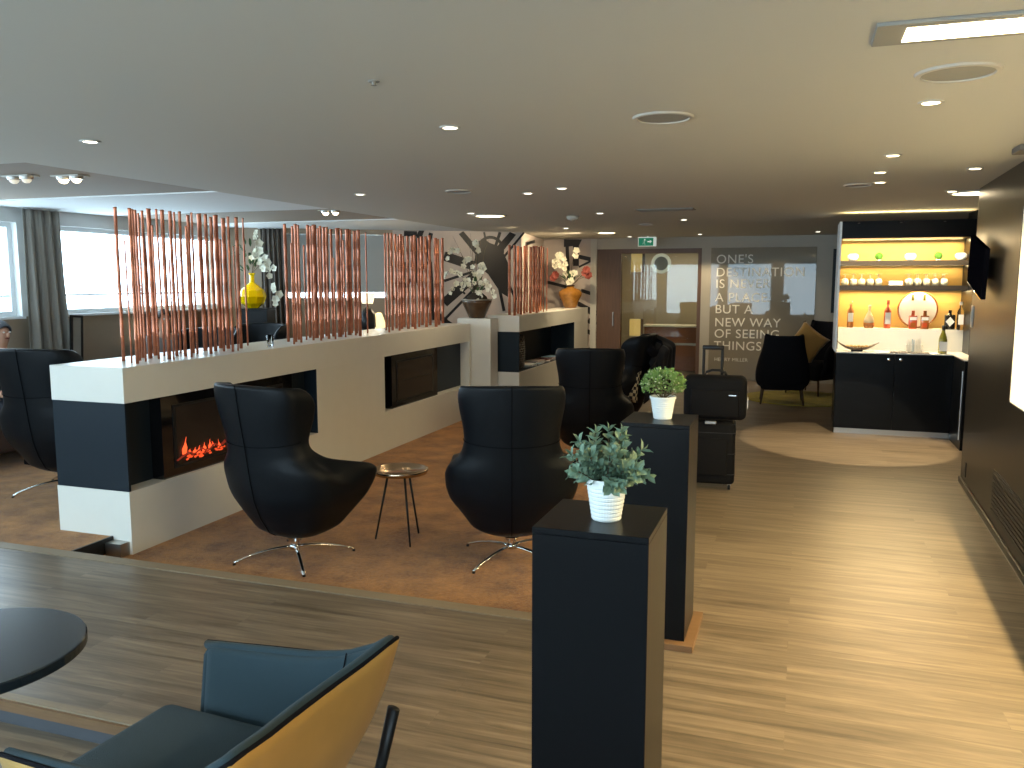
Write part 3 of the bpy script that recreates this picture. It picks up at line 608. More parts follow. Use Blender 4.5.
# ================================================================== FIREPLACE ISLAND
IX0, IX1 = -4.765, -4.15
def island():
    t = thing('fireplace_island', 'long white island with dark navy band and built-in fireplaces carrying copper poles', 'fireplace', (0,0,0))
    y0, y1 = 4.30, 10.36
    b = MB()
    b.box(IX0, IX1, y0, y1, 0.905, 1.14)
    b.build('top', M['white'], t, bevel=0.002)
    b = MB(); b.box(IX0, IX1, y0, y1, 0.001, 0.315); b.box(-4.303, IX1, y0, y1, SK, 0.001)
    b.build('base', M['white'], t)
    b = MB(); b.box(IX0+0.14, IX1-0.13, y0+0.023, y1-0.03, 0.3155, 0.9045)
    b.build('core', M['navy'], t)
    MB().box(IX0+0.003, IX1-0.003, y0+0.003, y0+0.022, 0.3155, 0.9045).build('end_panel', M['navy'], t)
    MB().box(IX0+0.003, IX0+0.02, y0+0.022, y1, 0.3155, 0.9045).build('rear_panel', M['navy'], t)
    MB().box(IX1-0.129, IX1, 6.604, 7.921, 0.3155, 0.9045).build('pier', M['white'], t)
    MB().box(IX1-0.129, IX1-0.002, 6.60, 6.604, 0.3155, 0.9045).build('niche_cheek', M['navy'], t); MB().box(IX1-0.129, IX1-0.002, 7.921, 7.925, 0.3155, 0.9045).build('niche_cheek', M['navy'], t)
    MB().box(IX0+0.02, IX1, y1-0.03, y1, 0.3155, 0.9045).build('end_pier', M['white'], t)
    for a, c, lit in ((4.66, 6.25, True), (8.14, 9.35, False)):
        f = MB(); f.box(IX1-0.129, IX1-0.03, a, c, 0.3155, 0.9045)
        u = f.build('firebox', M['blackglass'], t)
        sy0, sy1 = a+0.13, c-0.16
        MB().box(IX1-0.030, IX1-0.024, sy0-0.02, sy1+0.02, 0.375, 0.83).build('screen_frame', M['blackm'], u)
        MB().box(IX1-0.0295, IX1-0.021, sy0, sy1, 0.395, 0.81).build('screen', M['screen'], u)
        if lit:
            rr = random.Random(3)
            g = MB()
            for k in range(9):
                yy = sy0+0.08+(sy1-sy0-0.16)*k/8.0
                g.tube([(IX1-0.014, yy-0.09, 0.425+rr.uniform(0,.02)), (IX1-0.014, yy+0.02, 0.455+rr.uniform(0,.03)), (IX1-0.014, yy+0.10, 0.43+rr.uniform(0,.04))], [0.010, 0.022, 0.009], 8, 0.3)
            g.build('log', M['log'], u)
            g = MB()
            for k in range(50):
                yy = sy0+0.05+(sy1-sy0-0.10)*rr.random(); zz = 0.415+rr.uniform(0,.03)
                g.ball((IX1-0.009, yy, zz), 0.003, rr.uniform(.008,.03), rr.uniform(.004,.010), 8, 5)
            o = g.build('embers', M['ember'], u); o['kind'] = 'stuff'
            g = MB()
            for k in range(20):
                yy = sy0+0.06+(sy1-sy0-0.12)*((k*0.618)%1); h = rr.uniform(.03,.10)*(1.4 if rr.random()<.3 else .8); z0_ = 0.44+rr.uniform(0,.03); l = rr.uniform(-.02,.03); w = rr.uniform(.010,.022)
                pts = [(IX1-0.012, yy-w, z0_), (IX1-0.012, yy+w, z0_), (IX1-0.012, yy+w*1.1+l*.4, z0_+h*.35), (IX1-0.012, yy+l*.7, z0_+h*.7), (IX1-0.012, yy+l, z0_+h), (IX1-0.012, yy-w*.2+l*.4, z0_+h*.6), (IX1-0.012, yy-w*1.1, z0_+h*.3)]
                g.prism(pts, (0.003, 0, 0))
            g.build('flame', M['flame'], u)
        else:
            MB().box(IX1-0.021, IX1-0.019, sy0+0.1, sy1-0.1, 0.60, 0.606).build('screen_line', M['blackm'], u)
    return t
island()
# tall white block behind the island end
t = thing('white_plinth', 'white square block at the end of the long island carrying the orchid bowl', 'plinth', (0,0,0))
MB().box(-4.36, -3.885, 10.42, 10.70, 0.0, 1.20).build('body', M['white'], t, bevel=0.003)
MB().box(-4.35, -3.895, 10.43, 10.69, 1.20, 1.205).build('cap', M['white'], t)
# second island
t = thing('display_island', 'shorter white island with an open dark magazine niche near the mural', 'shelf unit', (0,0,0))
JX0, JX1, JY0, JY1 = -4.06, -3.60, 10.77, 14.62
MB().box(JX0, JX1, JY0, JY1, 1.015, 1.235).build('top', M['white'], t, bevel=0.002)
MB().box(JX0, JX1, JY0, JY1, 0.0, 0.465).build('base', M['white'], t)
MB().box(JX0, JX0+0.05, JY0+0.02, JY1, 0.465, 1.015).build('rear_panel', M['navy'], t)
MB().box(JX0+0.003, JX1-0.003, JY0+0.003, JY0+0.02, 0.4655, 1.0145).build('end_panel', M['navy'], t)
MB().box(JX0+0.05, JX1, 13.70, JY1, 0.4655, 1.0145).build('pier', M['white'], t)
MB().box(JX0+0.05, JX1-0.004, 13.694, 13.70, 0.4655, 1.0145).build('niche_cheek', M['navy'], t)
MB().box(JX0+0.05, JX1-0.02, JY0+0.02, 13.70, 0.465, 0.470).build('niche_floor', M['navy'], t)
# wicker basket and magazines in the niche
t = thing('wicker_basket', 'tall dark woven wicker basket in the niche of the display island', 'basket', (-3.79, 11.12, 0.4705))
MB().lathe([(0.10, 0), (0.125, 0.03), (0.14, 0.25), (0.13, 0.47), (0.12, 0.47), (0.128, 0.25), (0.11, 0.04), (0, 0.03)], n=24, sx=1, sy=1.6).build('body', M['wick'], t, smooth=True)
m_ = MB()
for k in range(14): m_.lathe([(0.128+0.012*math.sin(PI*(k+1)/14), 0.03+0.031*k), (0.136+0.012*math.sin(PI*(k+1)/14), 0.037+0.031*k), (0.128+0.012*math.sin(PI*(k+1)/14), 0.044+0.031*k)], n=24, sy=1.6)
m_.build('woven_band', M['leg'], t)
rr = random.Random(8)
for k, (yy, n_) in enumerate(((11.52, 3), (11.95, 4), (12.45, 2), (12.85, 3))):
    for j in range(n_):
        t = thing('magazine', ['magazine in the near stack beside the wicker basket', 'magazine in the taller second stack of the niche', 'magazine in the low third stack of the niche', 'magazine in the farthest stack of the niche'][k], 'magazine', (-3.75+rr.uniform(-.02,.02), yy+rr.uniform(-.02,.02), 0.4706+0.0135*j), rr.uniform(-.3,.3), 'magazines in the display island niche')
        MB().box(-0.105, 0.105, -0.145, 0.145, 0.001, 0.012).build('pages', M['label'], t)
        MB().box(-0.107, 0.107, -0.147, 0.147, 0.012, 0.013).build('cover', [M['magz'], M['blueg'], M['label'], M['redg']][(k+j) % 4], t)

# ================================================================== COPPER POLES
def pole(x, y, z0, z1, r, lab, grp):
    rr = random.Random(int(x*1000)+int(y*997)); m_ = MB(); pts = []; rs = []
    h = z1-z0; nn = max(4, int(h/0.16)); lx, ly = rr.uniform(-.006,.006), rr.uniform(-.006,.006)
    for i in range(nn):
        f_ = i/nn; z = z0+h*f_
        pts += [(lx*f_, ly*f_, z-z0), (lx*f_, ly*f_, z-z0+h/nn*0.93), (lx*f_, ly*f_, z-z0+h/nn*0.965)]
        rs += [r*rr.uniform(.94, 1.02), r*rr.uniform(.93, 1.0), r*1.10]
    pts.append((lx, ly, h)); rs.append(r*0.95)
    m_.tube(pts, rs, 10)
    o = m_.build('copper_pole', M['copper'], smooth=True, loc=(x, y, z0)); o['label'] = lab; o['category'] = 'pole'; o['group'] = grp
for lst, z0, nm in ((CA, 1.14, 'in the nearest cluster, above the lit fireplace'), (CB, 1.14, 'in the second cluster, mid-island'), (CC, 1.14, 'in the third cluster, far end of the long island'), (CD, 1.235, 'in the cluster on the shorter display island')):
    for x, y, z, r in lst:
        if nm.endswith('display island'): y = max(y, 10.80)
        r *= 1.15
        sz = 'thin' if r < .009 else ('thick' if r > .0145 else 'slender')
        ht = 'short' if z < 2.11 else 'tall'
        pole(x, y, z0, z, r, '%s %s copper pole, %s' % (ht, sz, nm), 'copper poles '+nm)
t = thing('drinking_glass', 'small clear tumbler on the island top between two pole clusters', 'glass', (-4.30, 6.13, 1.14))
MB().lathe([(0.025, 0), (0.031, 0.10), (0.029, 0.10), (0.0235, 0.012), (0, 0.012)], n=20).build('tumbler', M['clear'], t, smooth=True)
MB().lathe([(0, 0.012), (0.0225, 0.0125), (0.0235, 0.03), (0, 0.03)], n=18).build('water', M['clear'], t)

# ================================================================== EGG CHAIRS
HT = 1.19
W_ = [(0.135,0.03),(0.165,0.16),(0.22,0.26),(0.33,0.335),(0.42,0.40),(0.50,0.425),(0.60,0.43),(0.66,0.405),(0.70,0.36),(0.74,0.32),(0.82,0.296),(0.92,0.302),(1.02,0.322),(1.10,0.332),(1.16,0.325),(1.19,0.305)]
YBK = [(0.135,0.03),(0.165,-0.10),(0.22,-0.21),(0.33,-0.28),(0.45,-0.33),(0.60,-0.36),(0.80,-0.39),(1.00,-0.425),(1.19,-0.45)]
EE = [(0.135,0.03),(0.165,0.12),(0.22,0.2),(0.33,0.26),(0.6,0.25),(0.8,0.17),(1.19,0.15)]
EX = [(0.135,0.02),(0.165,0.10),(0.22,0.18),(0.33,0.27),(0.42,0.37),(0.50,0.44),(0.57,0.49),(0.63,0.45),(0.67,0.30),(0.71,0.15),(0.78,0.08),(0.85,0.10),(0.95,0.16),(1.05,0.19),(1.13,0.16),(1.19,0.07)]
ZS = [0.135,0.15,0.17,0.195,0.225,0.25,0.29,0.33,0.38,0.42,0.46,0.50,0.54,0.57,0.60,0.63,0.65,0.67,0.69,0.71,0.74,0.78,0.82,0.85,0.90,0.95,1.0,1.05,1.10,1.14,1.17,1.19]
def egg_pt(s, z, off=0.0):
    q = abs(s); sg = 1 if s >= 0 else -1
    w, yb, e, ex = lerp_tab(W_, z), lerp_tab(YBK, z), lerp_tab(EE, z), lerp_tab(EX, z)
    w += off
    if q < 0.62:
        a = q/0.62*PI/2; x = w*math.sin(a); y = yb-off+(e+off)*(1-math.cos(a))
    else:
        f_ = (q-0.62)/0.38; x = w*(1-0.05*f_*f_); y = yb+e+ex*f_
    zz = z
    if z > 1.1: zz = z-0.02*max(0, (q-0.45))*(z-1.1)/0.09
    if q > 0.62:
        k = max(0.0, 1-abs(z-0.60)/0.14); zz -= 0.060*math.sin(PI*min(1, (q-0.62)/0.30))*k
    return Vector((sg*x, y, zz))
def egg_chair(label, mat_, seam=True, cushion=None):
    t = thing('egg_chair', label, 'armchair', (0,0,0), 0)
    b = MB()
    ns = 33
    b.grid(lambda u, v: egg_pt(-1+2*u, ZS[min(len(ZS)-1, int(round(v*(len(ZS)-1))))]), ns, len(ZS))
    b.build('shell', mat_, t, smooth=True, solid=0.05, subsurf=1, soff=-1)
    s_ = MB()
    s_.tube([egg_pt(0.0, z, 0.004) for z in ZS[3:]], 0.0028, 6)
    s_.tube([egg_pt(-0.62+1.24*i/24, 0.84-0.03*math.cos((-0.62+1.24*i/24)*PI/1.24), 0.0035) for i in range(25)], 0.0024, 6)
    s_.build('seam', M['seam'], t)
    b = MB(); b.box(-0.27, 0.27, -0.18, 0.34, 0.345, 0.46); b.build('seat_cushion', mat_, t, bevel=0.06, smooth=True, seg=4)
    # chrome base: stem, hub and four arched feet
    b = MB(); b.lathe([(0.045, 0.125), (0.05, 0.145), (0.028, 0.15), (0.028, 0.075), (0.0, 0.075)], n=20); b.build('stem', M['chrome'], t, smooth=False)
    for k in range(4):
        a = PI/4+k*PI/2+0.12; c_, s2 = math.cos(a), math.sin(a); pts = []; rs = []
        for i in range(11):
            u = i/10; rad = 0.02+0.37*u; z = 0.082-0.068*u**2.2; pts.append((c_*rad, s2*rad, z)); rs.append(0.0165-0.006*u)
        MB().tube(pts, rs, 10, 0.62).build('foot', M['chrome'], t, smooth=True)
        MB().lathe([(0.010, 0), (0.011, 0.008), (0, 0.009)], (c_*0.385, s2*0.385, 0.0), 10).build('glide', M['blackm'], t)
    MB().lathe([(0.0, 0.062), (0.034, 0.066), (0.040, 0.085), (0.030, 0.102), (0.0, 0.104)], n=20).build('hub', M['chrome'], t, smooth=True)
    return t
eA = egg_chair('black leather egg chair directly in front of the burning fireplace', M['leather']); eA.location = (-3.09, 4.60, SK); eA.rotation_euler.z = math.radians(-11)
def egg_copy(loc, az, label):
    c = copy_tree(eA); c.location = loc; c.rotation_euler = (0,0,math.radians(-az)); c['label'] = label; return c
egg_copy((-1.745, 5.07, SK), -19, 'central black leather egg chair, seen squarely from behind, right of the brass tray table')
egg_copy((-5.66, 5.19, 0.0), -10, 'black leather egg chair at the left edge, on the carpet left of the island')
egg_copy((-1.935, 7.99, SK), -13, 'black leather egg chair farther back, behind the central one')
eD = egg_copy((-2.05, 9.90, SK), -88, 'black leather egg chair turned sideways with a coat over it')
def cushion(name, label, m_, loc, rot, a=0.2, th=0.07):
    def f(u, v):
        x, y = -1+2*u, -1+2*v
        k = (1-x**4)*(1-y**4)
        pin = 1-0.08*(1-abs(x))*(0) - 0.10*(1-x*x)*(abs(y)**3)
        pin2 = 1-0.10*(1-y*y)*(abs(x)**3)
        return Vector((a*x*pin2, a*y*pin, th*k**0.6))
    b = MB(); b.grid(f, 15, 15); b.grid(lambda u, v: Vector((f(u, v).x, f(u, v).y, -f(u, v).z)), 15, 15)
    bmesh.ops.remove_doubles(b.bm, verts=b.bm.verts, dist=0.0004)
    o = b.build(name, m_, smooth=True, loc=loc, rot=rot); tag(o, label, 'cushion'); return o
cushion('cushion', 'black and cream checked cushion on the egg chair by the fireplace', M['check'], (-3.03, 4.74, SK+0.545), (math.radians(50), math.radians(20), math.radians(28)), 0.15, 0.05)
cushion('cushion', 'small-checked black and beige cushion beside the coat', M['check2'], (-1.93, 9.62, SK+0.60), (math.radians(70), 0, math.radians(-10)), 0.2, 0.05)
# coat over chair D: a draped sheet with folds
def coat():
    b = MB(); rr = random.Random(4)
    def f(u, v):
        a = -1.15+2.5*u                        # around the back of the chair
        r = 0.36+0.05*v+0.025*math.sin(a*9+v*3)*(0.3+v)+0.012*math.sin(a*23)
        top = 1.19-0.22*(u-0.55)**2*4
        z = top - v*(0.66+0.16*math.sin(a*2.1+0.6)) + 0.02*math.sin(a*7)
        lean = 0.06*(1-v)
        if v < 0.12: r -= (0.12-v)*2.0
        return Vector((r*math.cos(a)+0.10*(1-v), r*math.sin(a)*1.02, z))
    b.grid(f, 44, 20)
    o = b.build('coat', M['coat'], smooth=True, solid=0.018, subsurf=1, loc=(-1.86, 9.98, SK-0.02)); tag(o, 'black wool coat thrown over the back of the sideways egg chair', 'coat')
    h = MB(); h.grid(lambda u, v: Vector((0.10*math.cos(2*PI*u)*(1+0.5*math.sin(PI*v)), 0.12*math.sin(2*PI*u)*(1+0.5*math.sin(PI*v)), 0.14*v+0.02*math.sin(6*PI*u))), 20, 8, True)
    c = h.build('fur_collar', M['blackfab'], o, smooth=True, solid=0.01, loc=(0.17, -0.12, 1.02), rot=(0.5, 0.5, 0.2))
    s_ = MB(); s_.grid(lambda u, v: Vector((-0.05+0.20*v+0.02*math.sin(5*u), -0.32+0.42*u, 0.10*math.sin(PI*u)+0.03*math.sin(9*v))), 12, 8)
    s_.build('sleeve', M['coat'], o, smooth=True, solid=0.05, subsurf=1, loc=(0.28, 0.12, 0.80), rot=(0.1, 0.7, 0.0))
coat()
# brass tray table
t = thing('tray_table', 'round brass tray table with three thin black legs between the egg chairs', 'side table', (-2.60, 5.17, SK)); t.scale = (1, 1, .97)
MB().lathe([(0, 0.505), (0.175, 0.506), (0.182, 0.528), (0.192, 0.531), (0.196, 0.527), (0.187, 0.500), (0.175, 0.498), (0, 0.498)], n=48).build('tray', M['brass'], t, smooth=True)
for k in range(3):
    a = math.radians(75+120*k); MB().tube([(0.085*math.cos(a), 0.085*math.sin(a), 0.499), (0.185*math.cos(a), 0.185*math.sin(a), 0.004)], [0.0085, 0.0065], 10).build('leg', M['blackm'], t, smooth=True)
MB().lathe([(0.10, 0.490), (0.10, 0.498), (0.088, 0.498), (0.088, 0.490)], n=24).build('under_ring', M['blackm'], t)

# ================================================================== BLACK PEDESTALS
for (x0, x1, y0, y1, lab) in ((-0.657, -0.345, 2.075, 2.385, 'black square pedestal in the foreground under the grey-green plant'), (-0.775, -0.458, 3.80, 4.14, 'black square pedestal behind, under the round topiary')):
    t = thing('pedestal', lab, 'pedestal', ((x0+x1)/2, (y0+y1)/2, 0)); w, d = (x1-x0)/2, (y1-y0)/2
    near = y0 < 3
    z0 = 0.0 if near else 0.030
    MB().box(-w, w, -d, d, z0, 1.032).build('column', M['blacklam'], t, bevel=0.0015)
    MB().box(-w, w, -d, d, 1.0325, 1.05).build('top', M['blacklam'], t, bevel=0.0015)
    if not near: MB().box(-w-0.04, w+0.045, -d-0.05, d+0.05, 0.0, 0.030).build('plinth', M['brownw'], t, bevel=0.002)
def ribbed_pot(t, r0, r1, h):
    pr_ = [(r0*0.96, 0)]
    n_ = 9
    for k in range(n_):
        z = h*(k+0.1)/n_*0.86; rr_ = r0+(r1-r0)*z/h
        pr_ += [(rr_-0.0012, z), (rr_+0.0012, z+h*0.025), (rr_+0.0012, z+h*0.07)]
    pr_ += [(r0+(r1-r0)*.88, h*0.89), (r1*1.03, h*0.90), (r1*1.04, h), (r1*0.95, h), (r0*0.9, h*0.5), (0, h*0.5)]
    MB().lathe(pr_, n=36).build('pot', M['pot'], t, smooth=False)
    MB().lathe([(0, h*0.86), (r1*0.9, h*0.88)], n=20).build('soil', M['soil'], t)
t = thing('potted_plant', 'grey-green leafy plant in a white ribbed pot on the foreground pedestal', 'plant', (-0.487, 2.215, 1.05))
ribbed_pot(t, 0.040, 0.058, 0.118)
rr = random.Random(21); lf = MB(); st = MB()
for k in range(50):
    a = rr.uniform(0, 2*PI); tilt = rr.uniform(0.05, 1.35)**0.9; Ls = rr.uniform(0.08, 0.150)*(1.0-0.25*tilt/1.3)
    p = Vector((0.025*math.cos(a)*rr.random(), 0.025*math.sin(a)*rr.random(), 0.10)); d = Vector((math.sin(tilt)*math.cos(a), math.sin(tilt)*math.sin(a), math.cos(tilt)))
    pts = [p.copy()]; nseg = 7
    for i in range(nseg):
        d = (d+Vector((rr.uniform(-.12,.12), rr.uniform(-.12,.12), rr.uniform(-.10,.06)))).normalized(); p = p+d*Ls/nseg; pts.append(p.copy())
        if i >= 1:
            for sgn in (0, 1):
                az = i*1.57+sgn*PI; u_ = d.orthogonal().normalized(); u_ = Matrix.Rotation(az, 3, d) @ u_
                ld = (u_*0.9+d*0.75).normalized(); lf.leaf(p, ld, d, rr.uniform(.028,.040), rr.uniform(.018,.024))
    lf.leaf(p, d, Vector((1,0,0)), rr.uniform(.026,.038), .015); st.tube(pts, [0.0016]*len(pts), 5)
st.build('stems', M['stem'], t); lf.build('leaves', M['leaf1'], t)
t = thing('potted_topiary', 'small round green topiary in a white ribbed pot on the second pedestal', 'plant', (-0.607, 3.97, 1.05))
ribbed_pot(t, 0.042, 0.060, 0.108)
lf = MB(); bd = MB(); st = MB()
for k in range(520):
    a = rr.uniform(0, 2*PI); ct = rr.uniform(-0.45, 1); stt = math.sqrt(1-ct*ct); rad = 0.086*rr.uniform(.70, 1.10)
    d = Vector((stt*math.cos(a), stt*math.sin(a), ct)); p = Vector((0, 0, 0.165))+Vector((d.x*rad*1.08, d.y*rad*1.08, d.z*rad*0.80))
    for j in range(3): lf.leaf(p, (d+Vector((rr.uniform(-.8,.8), rr.uniform(-.8,.8), rr.uniform(-.5,.8)))), Vector((rr.random(), rr.random(), 1)), rr.uniform(.012,.019), .008)
    if k % 5 == 0: bd.ball(p+d*0.006, 0.0042, n=6, m=4)
for k in range(24):
    a = 2*PI*k/24; st.tube([(0, 0, 0.09), (0.06*math.cos(a), 0.06*math.sin(a), 0.12+0.09*((k*0.37) % 1))], 0.0015, 5)
st.build('stems', M['stem'], t); lf.build('leaves', M['leaf2'], t); bd.build('buds', M['bud'], t)

# ================================================================== LUGGAGE
t = thing('suitcase', 'black upright trolley suitcase with its handle pulled out', 'suitcase', (-0.675, 7.03, 0), math.radians(4))
MB().box(-0.20, 0.20, -0.13, 0.13, 0.045, 0.562).build('body', M['nylon'], t, bevel=0.035, smooth=True, seg=4)
for z in (0.13, 0.30, 0.47): MB().box(-0.203, 0.203, -0.133, 0.133, z, z+0.006).build('seam', M['blackm'], t)
MB().box(-0.14, 0.14, -0.15, -0.125, 0.12, 0.43).build('front_pocket', M['nylon'], t, bevel=0.012, smooth=True, seg=3)
for x in (-0.16, 0.16):
    for y in (-0.09, 0.09): 
        w_ = MB(); w_.lathe([(0.012, -0.012), (0.024, -0.010), (0.024, 0.010), (0.012, 0.012)], n=16); o = w_.build('wheel', M['blackm'], t, loc=(x, y, 0.024), rot=(0, PI/2, 0))
        MB().box(-0.014, 0.014, -0.014, 0.014, 0.02, 0.035).build('wheel_fork', M['steel'], t, loc=(x, y, 0.012))
h = MB()
for x in (-0.075, 0.075): h.tube([(x, 0.09, 0.55), (x, 0.09, 1.14)], 0.012, 8)
h.build('handle_tube', M['blackm'], t)
MB().box(-0.088, 0.088, 0.072, 0.108, 1.135, 1.17).build('grip', M['blackm'], t, bevel=0.008, smooth=True)
MB().box(-0.045, 0.045, -0.145, -0.115, 0.545, 0.572).build('top_latch', M['steel'], t, bevel=0.006)
t = thing('briefcase', 'black soft laptop bag resting on top of the suitcase', 'bag', (-0.645, 7.01, 0.576), math.radians(4))
MB().box(-0.25, 0.25, -0.10, 0.075, 0.0, 0.36).build('body', M['nylon'], t, bevel=0.05, smooth=True, seg=5)
MB().box(-0.19, 0.19, -0.118, -0.095, 0.03, 0.25).build('front_pocket', M['nylon'], t, bevel=0.011, smooth=True, seg=3)
MB().tube([(-0.09, -0.02, 0.35), (-0.075, -0.02, 0.385), (-0.03, -0.02, 0.402), (0.03, -0.02, 0.402), (0.075, -0.02, 0.385), (0.09, -0.02, 0.35)], 0.011, 8).build('handle', M['blackm'], t, smooth=True)
MB().box(0.11, 0.165, -0.1195, -0.1175, 0.205, 0.213).build('badge', M['chrome'], t)
MB().box(0.255, 0.262, -0.05, -0.02, 0.10, 0.19).build('luggage_tag', M['label'], t)
MB().tube([(0.252, -0.035, 0.24), (0.259, -0.035, 0.20), (0.2585, -0.035, 0.18)], 0.002, 6).build('tag_strap', M['blackm'], t)

# ================================================================== FAR TUB CHAIRS, CUSHION, RUG
b = MB(); b.lathe([(0, 0.001), (0.80, 0.001), (0.80, 0.014), (0.78, 0.018), (0, 0.018)], n=56); 
o = b.build('round_rug', M['rug'], loc=(0.03, 12.82, 0)); tag(o, 'round mustard-yellow rug under the two black tub chairs', 'rug')
TW = [(0.20,0.24),(0.26,0.33),(0.34,0.36),(0.45,0.355),(0.62,0.32),(0.75,0.285),(0.86,0.265),(0.95,0.25)]
TY = [(0.20,-0.18),(0.26,-0.27),(0.45,-0.32),(0.95,-0.42)]
TX = [(0.20,0.30),(0.26,0.40),(0.50,0.40),(0.62,0.34),(0.70,0.16),(0.80,0.06),(0.95,0.0)]
TZ = [0.20,0.22,0.26,0.30,0.34,0.40,0.45,0.50,0.55,0.60,0.64,0.68,0.73,0.80,0.87,0.92,0.95]
def tub_pt(s, z):
    q = abs(s); sg = 1 if s >= 0 else -1; w, yb, ex = lerp_tab(TW, z), lerp_tab(TY, z), lerp_tab(TX, z)
    if q < 0.6: a = q/0.6*PI/2; x = w*math.sin(a); y = yb+0.14*(1-math.cos(a))
    else: f_ = (q-0.6)/0.4; x = w; y = yb+0.14+ex*f_
    zz = z + (0.03*(q/0.6)**2 if z > 0.9 and q < 0.7 else 0)
    return Vector((sg*x, y, zz))
def tub_chair(label, loc, az):
    t = thing('tub_chair', label, 'armchair', loc, math.radians(-az), 'black tub chairs on the yellow rug')
    b = MB(); b.grid(lambda u, v: tub_pt(-1+2*u, TZ[int(round(v*(len(TZ)-1)))]), 25, len(TZ)); b.build('shell', M['blackfab'], t, smooth=True, solid=0.06, subsurf=1)
    MB().box(-0.29, 0.29, -0.24, 0.32, 0.20, 0.44).build('seat_cushion', M['blackfab'], t, bevel=0.05, smooth=True, seg=3)
    for x, y in ((-0.25, -0.20), (0.25, -0.20), (-0.25, 0.24), (0.25, 0.24)): MB().tube([(x, y, 0.235), (x*1.12, y*1.12, 0.002)], [0.020, 0.012], 10).build('leg', M['leg'], t, smooth=True)
    return t
tub_chair('black fabric tub chair on wooden legs, nearer one, seen from behind', (-0.22, 12.15, 0.018), -3)
tF = tub_chair('black fabric tub chair behind, half hidden by the bar, with a mustard cushion', (0.20, 13.35, 0.018), 215); tF.scale = (1.0, 1.0, 1.12)
cushion('cushion', 'mustard velvet cushion standing on its corner in the far tub chair', M['mustard'], (0.10, 13.10, 0.80), (math.radians(78), math.radians(38), math.radians(8)), 0.235, 0.07)

# ================================================================== BAR
BX0, BX1, BY = 0.385, 1.69, 10.0
t = thing('bar_cabinet', 'black bar base cabinet with two knobs under the lit shelves', 'cabinet', (0,0,0))
MB().box(BX0, BX1, BY+0.03, BY+0.66, 0.06, 0.905).build('carcass', M['blacklam'], t)
MB().box(BX0+0.01, BX1, BY+0.05, BY+0.10, 0.0, 0.06).build('plinth', M['steel'], t)
xm = 0.985
for x0, x1, kx in ((BX0+0.003, xm-0.002, xm-0.06), (xm+0.002, BX1-0.003, xm+0.06)):
    d = MB().box(x0, x1, BY+0.01, BY+0.03, 0.065, 0.904).build('door', M['blacklam'], t, bevel=0.0015)
    k = MB(); k.lathe([(0.014, 0), (0.016, 0.012), (0.0, 0.016)], n=16); k.build('knob', M['chrome'], d, loc=(kx, BY+0.01, 0.85), rot=(PI/2, 0, 0))
t = thing('bar_return_cabinet', 'narrow dark cabinet return against the alcove wall right of the bar', 'cabinet')
MB().box(1.56, 1.69, 9.35, BY+0.005, 0.0, 0.905).build('carcass', M['blacklam'], t, bevel=0.002)
MB().tube([(1.555, 9.40, 0.10), (1.555, 9.40, 0.80)], 0.010, 8).build('handle', M['steel'], t)
t = thing('bar_worktop', 'white worktop of the bar glowing under the shelf lights', 'worktop')
b = MB(); b.prism([(BX0-0.01, BY+.004, 0.906), (1.55, BY+.004, 0.906), (1.55, 9.352, 0.906), (1.70, 9.352, 0.906), (1.70, BY+0.66, 0.906), (BX0-0.01, BY+0.66, 0.906)], (0, 0, 0.012)); b.build('slab', M['counter'], t)
MB().box(BX0+0.02, 1.69, BY+0.36, BY+0.66, 0.919, 1.165).build('back_ledge', M['counter'], t)
LZ = 1.165
t = thing('bar_shelf_unit', 'tall black framed back bar with ochre board and lit shelves', 'shelf unit')
MB().box(BX0, 1.69, BY+0.63, BY+0.655, LZ, 2.16).build('backboard', M['ochre'], t)
MB().box(BX0-0.025, BX0-0.002, BY-0.01, BY+0.68, 0.92, 2.345).build('side_panel', M['frame'], t)
MB().box(1.692, 1.72, BY-0.01, BY+0.68, 0.92, 2.345).build('side_panel', M['blacklam'], t)
MB().box(BX0-0.001, 1.691, BY-0.01, BY+0.68, 2.16, 2.345).build('fascia', M['blacklam'], t)
for z0, z1 in ((1.872, 1.925), (1.595, 1.65)): MB().box(BX0, 1.691, BY+0.28, BY+0.63, z0, z1).build('shelf', M['shelf'], t)
for k in range(3): MB().lathe([(0.012, 0), (0.010, -0.004), (0, -0.004)], (0.55+0.42*k, BY-0.012, 2.325), 10).build('cover_cap', M['steel'], t)
# right hand filler
MB().box(1.72, 1.85, BY+0.2, BY+0.68, 0, H).build('filler', M['blacklam'], t)
def bx(px): return None
yL = BY+0.50
def bottle(name, label, x, y, z, prof, m_, cap=None, lab=None, sq=False, cm=None):
    t = thing(name, label, 'bottle', (x, y, z))
    MB().lathe(prof, n=4 if sq else 20).build('body', m_, t, smooth=not sq, rot=(0, 0, PI/4) if sq else None)
    if cap: MB().lathe(cap, n=14).build('stopper', cm or M['blackm'], t, smooth=True)
    if lab:
        w, z0, z1, yy, dia = lab
        if dia:
            zc = (z0+z1)/2; hh = (z1-z0)/2
            MB().prism([(-w, yy, zc), (0, yy, zc-hh), (w, yy, zc), (0, yy, zc+hh)], (0, 0.003, 0)).build('label_paper', M['label'], t)
        else: MB().box(-w, w, yy, yy+0.004, z0, z1).build('label_paper', M['label'], t)
    return t
P_ = lambda r, h, nk, rn: [(0, 0), (r*.92, 0), (r, .01), (r, h*.62), (r*.8, h*.70), (rn, h*.78), (rn, h*nk), (0, h*nk)]
bottle('spirit_bottle', 'brown liquor bottle with white label, leftmost on the bar ledge', 0.535, yL-.03, LZ, P_(.036, .30, .92, .013), M['whisky'], [(0.015, .275), (0.017, .31), (0, .31)], (.028, .07, .17, -.042, False), cm=M['clear'])
t = thing('decanter', 'round glass decanter half full of brown spirit on the bar ledge', 'bottle', (0.735, yL-.03, LZ))
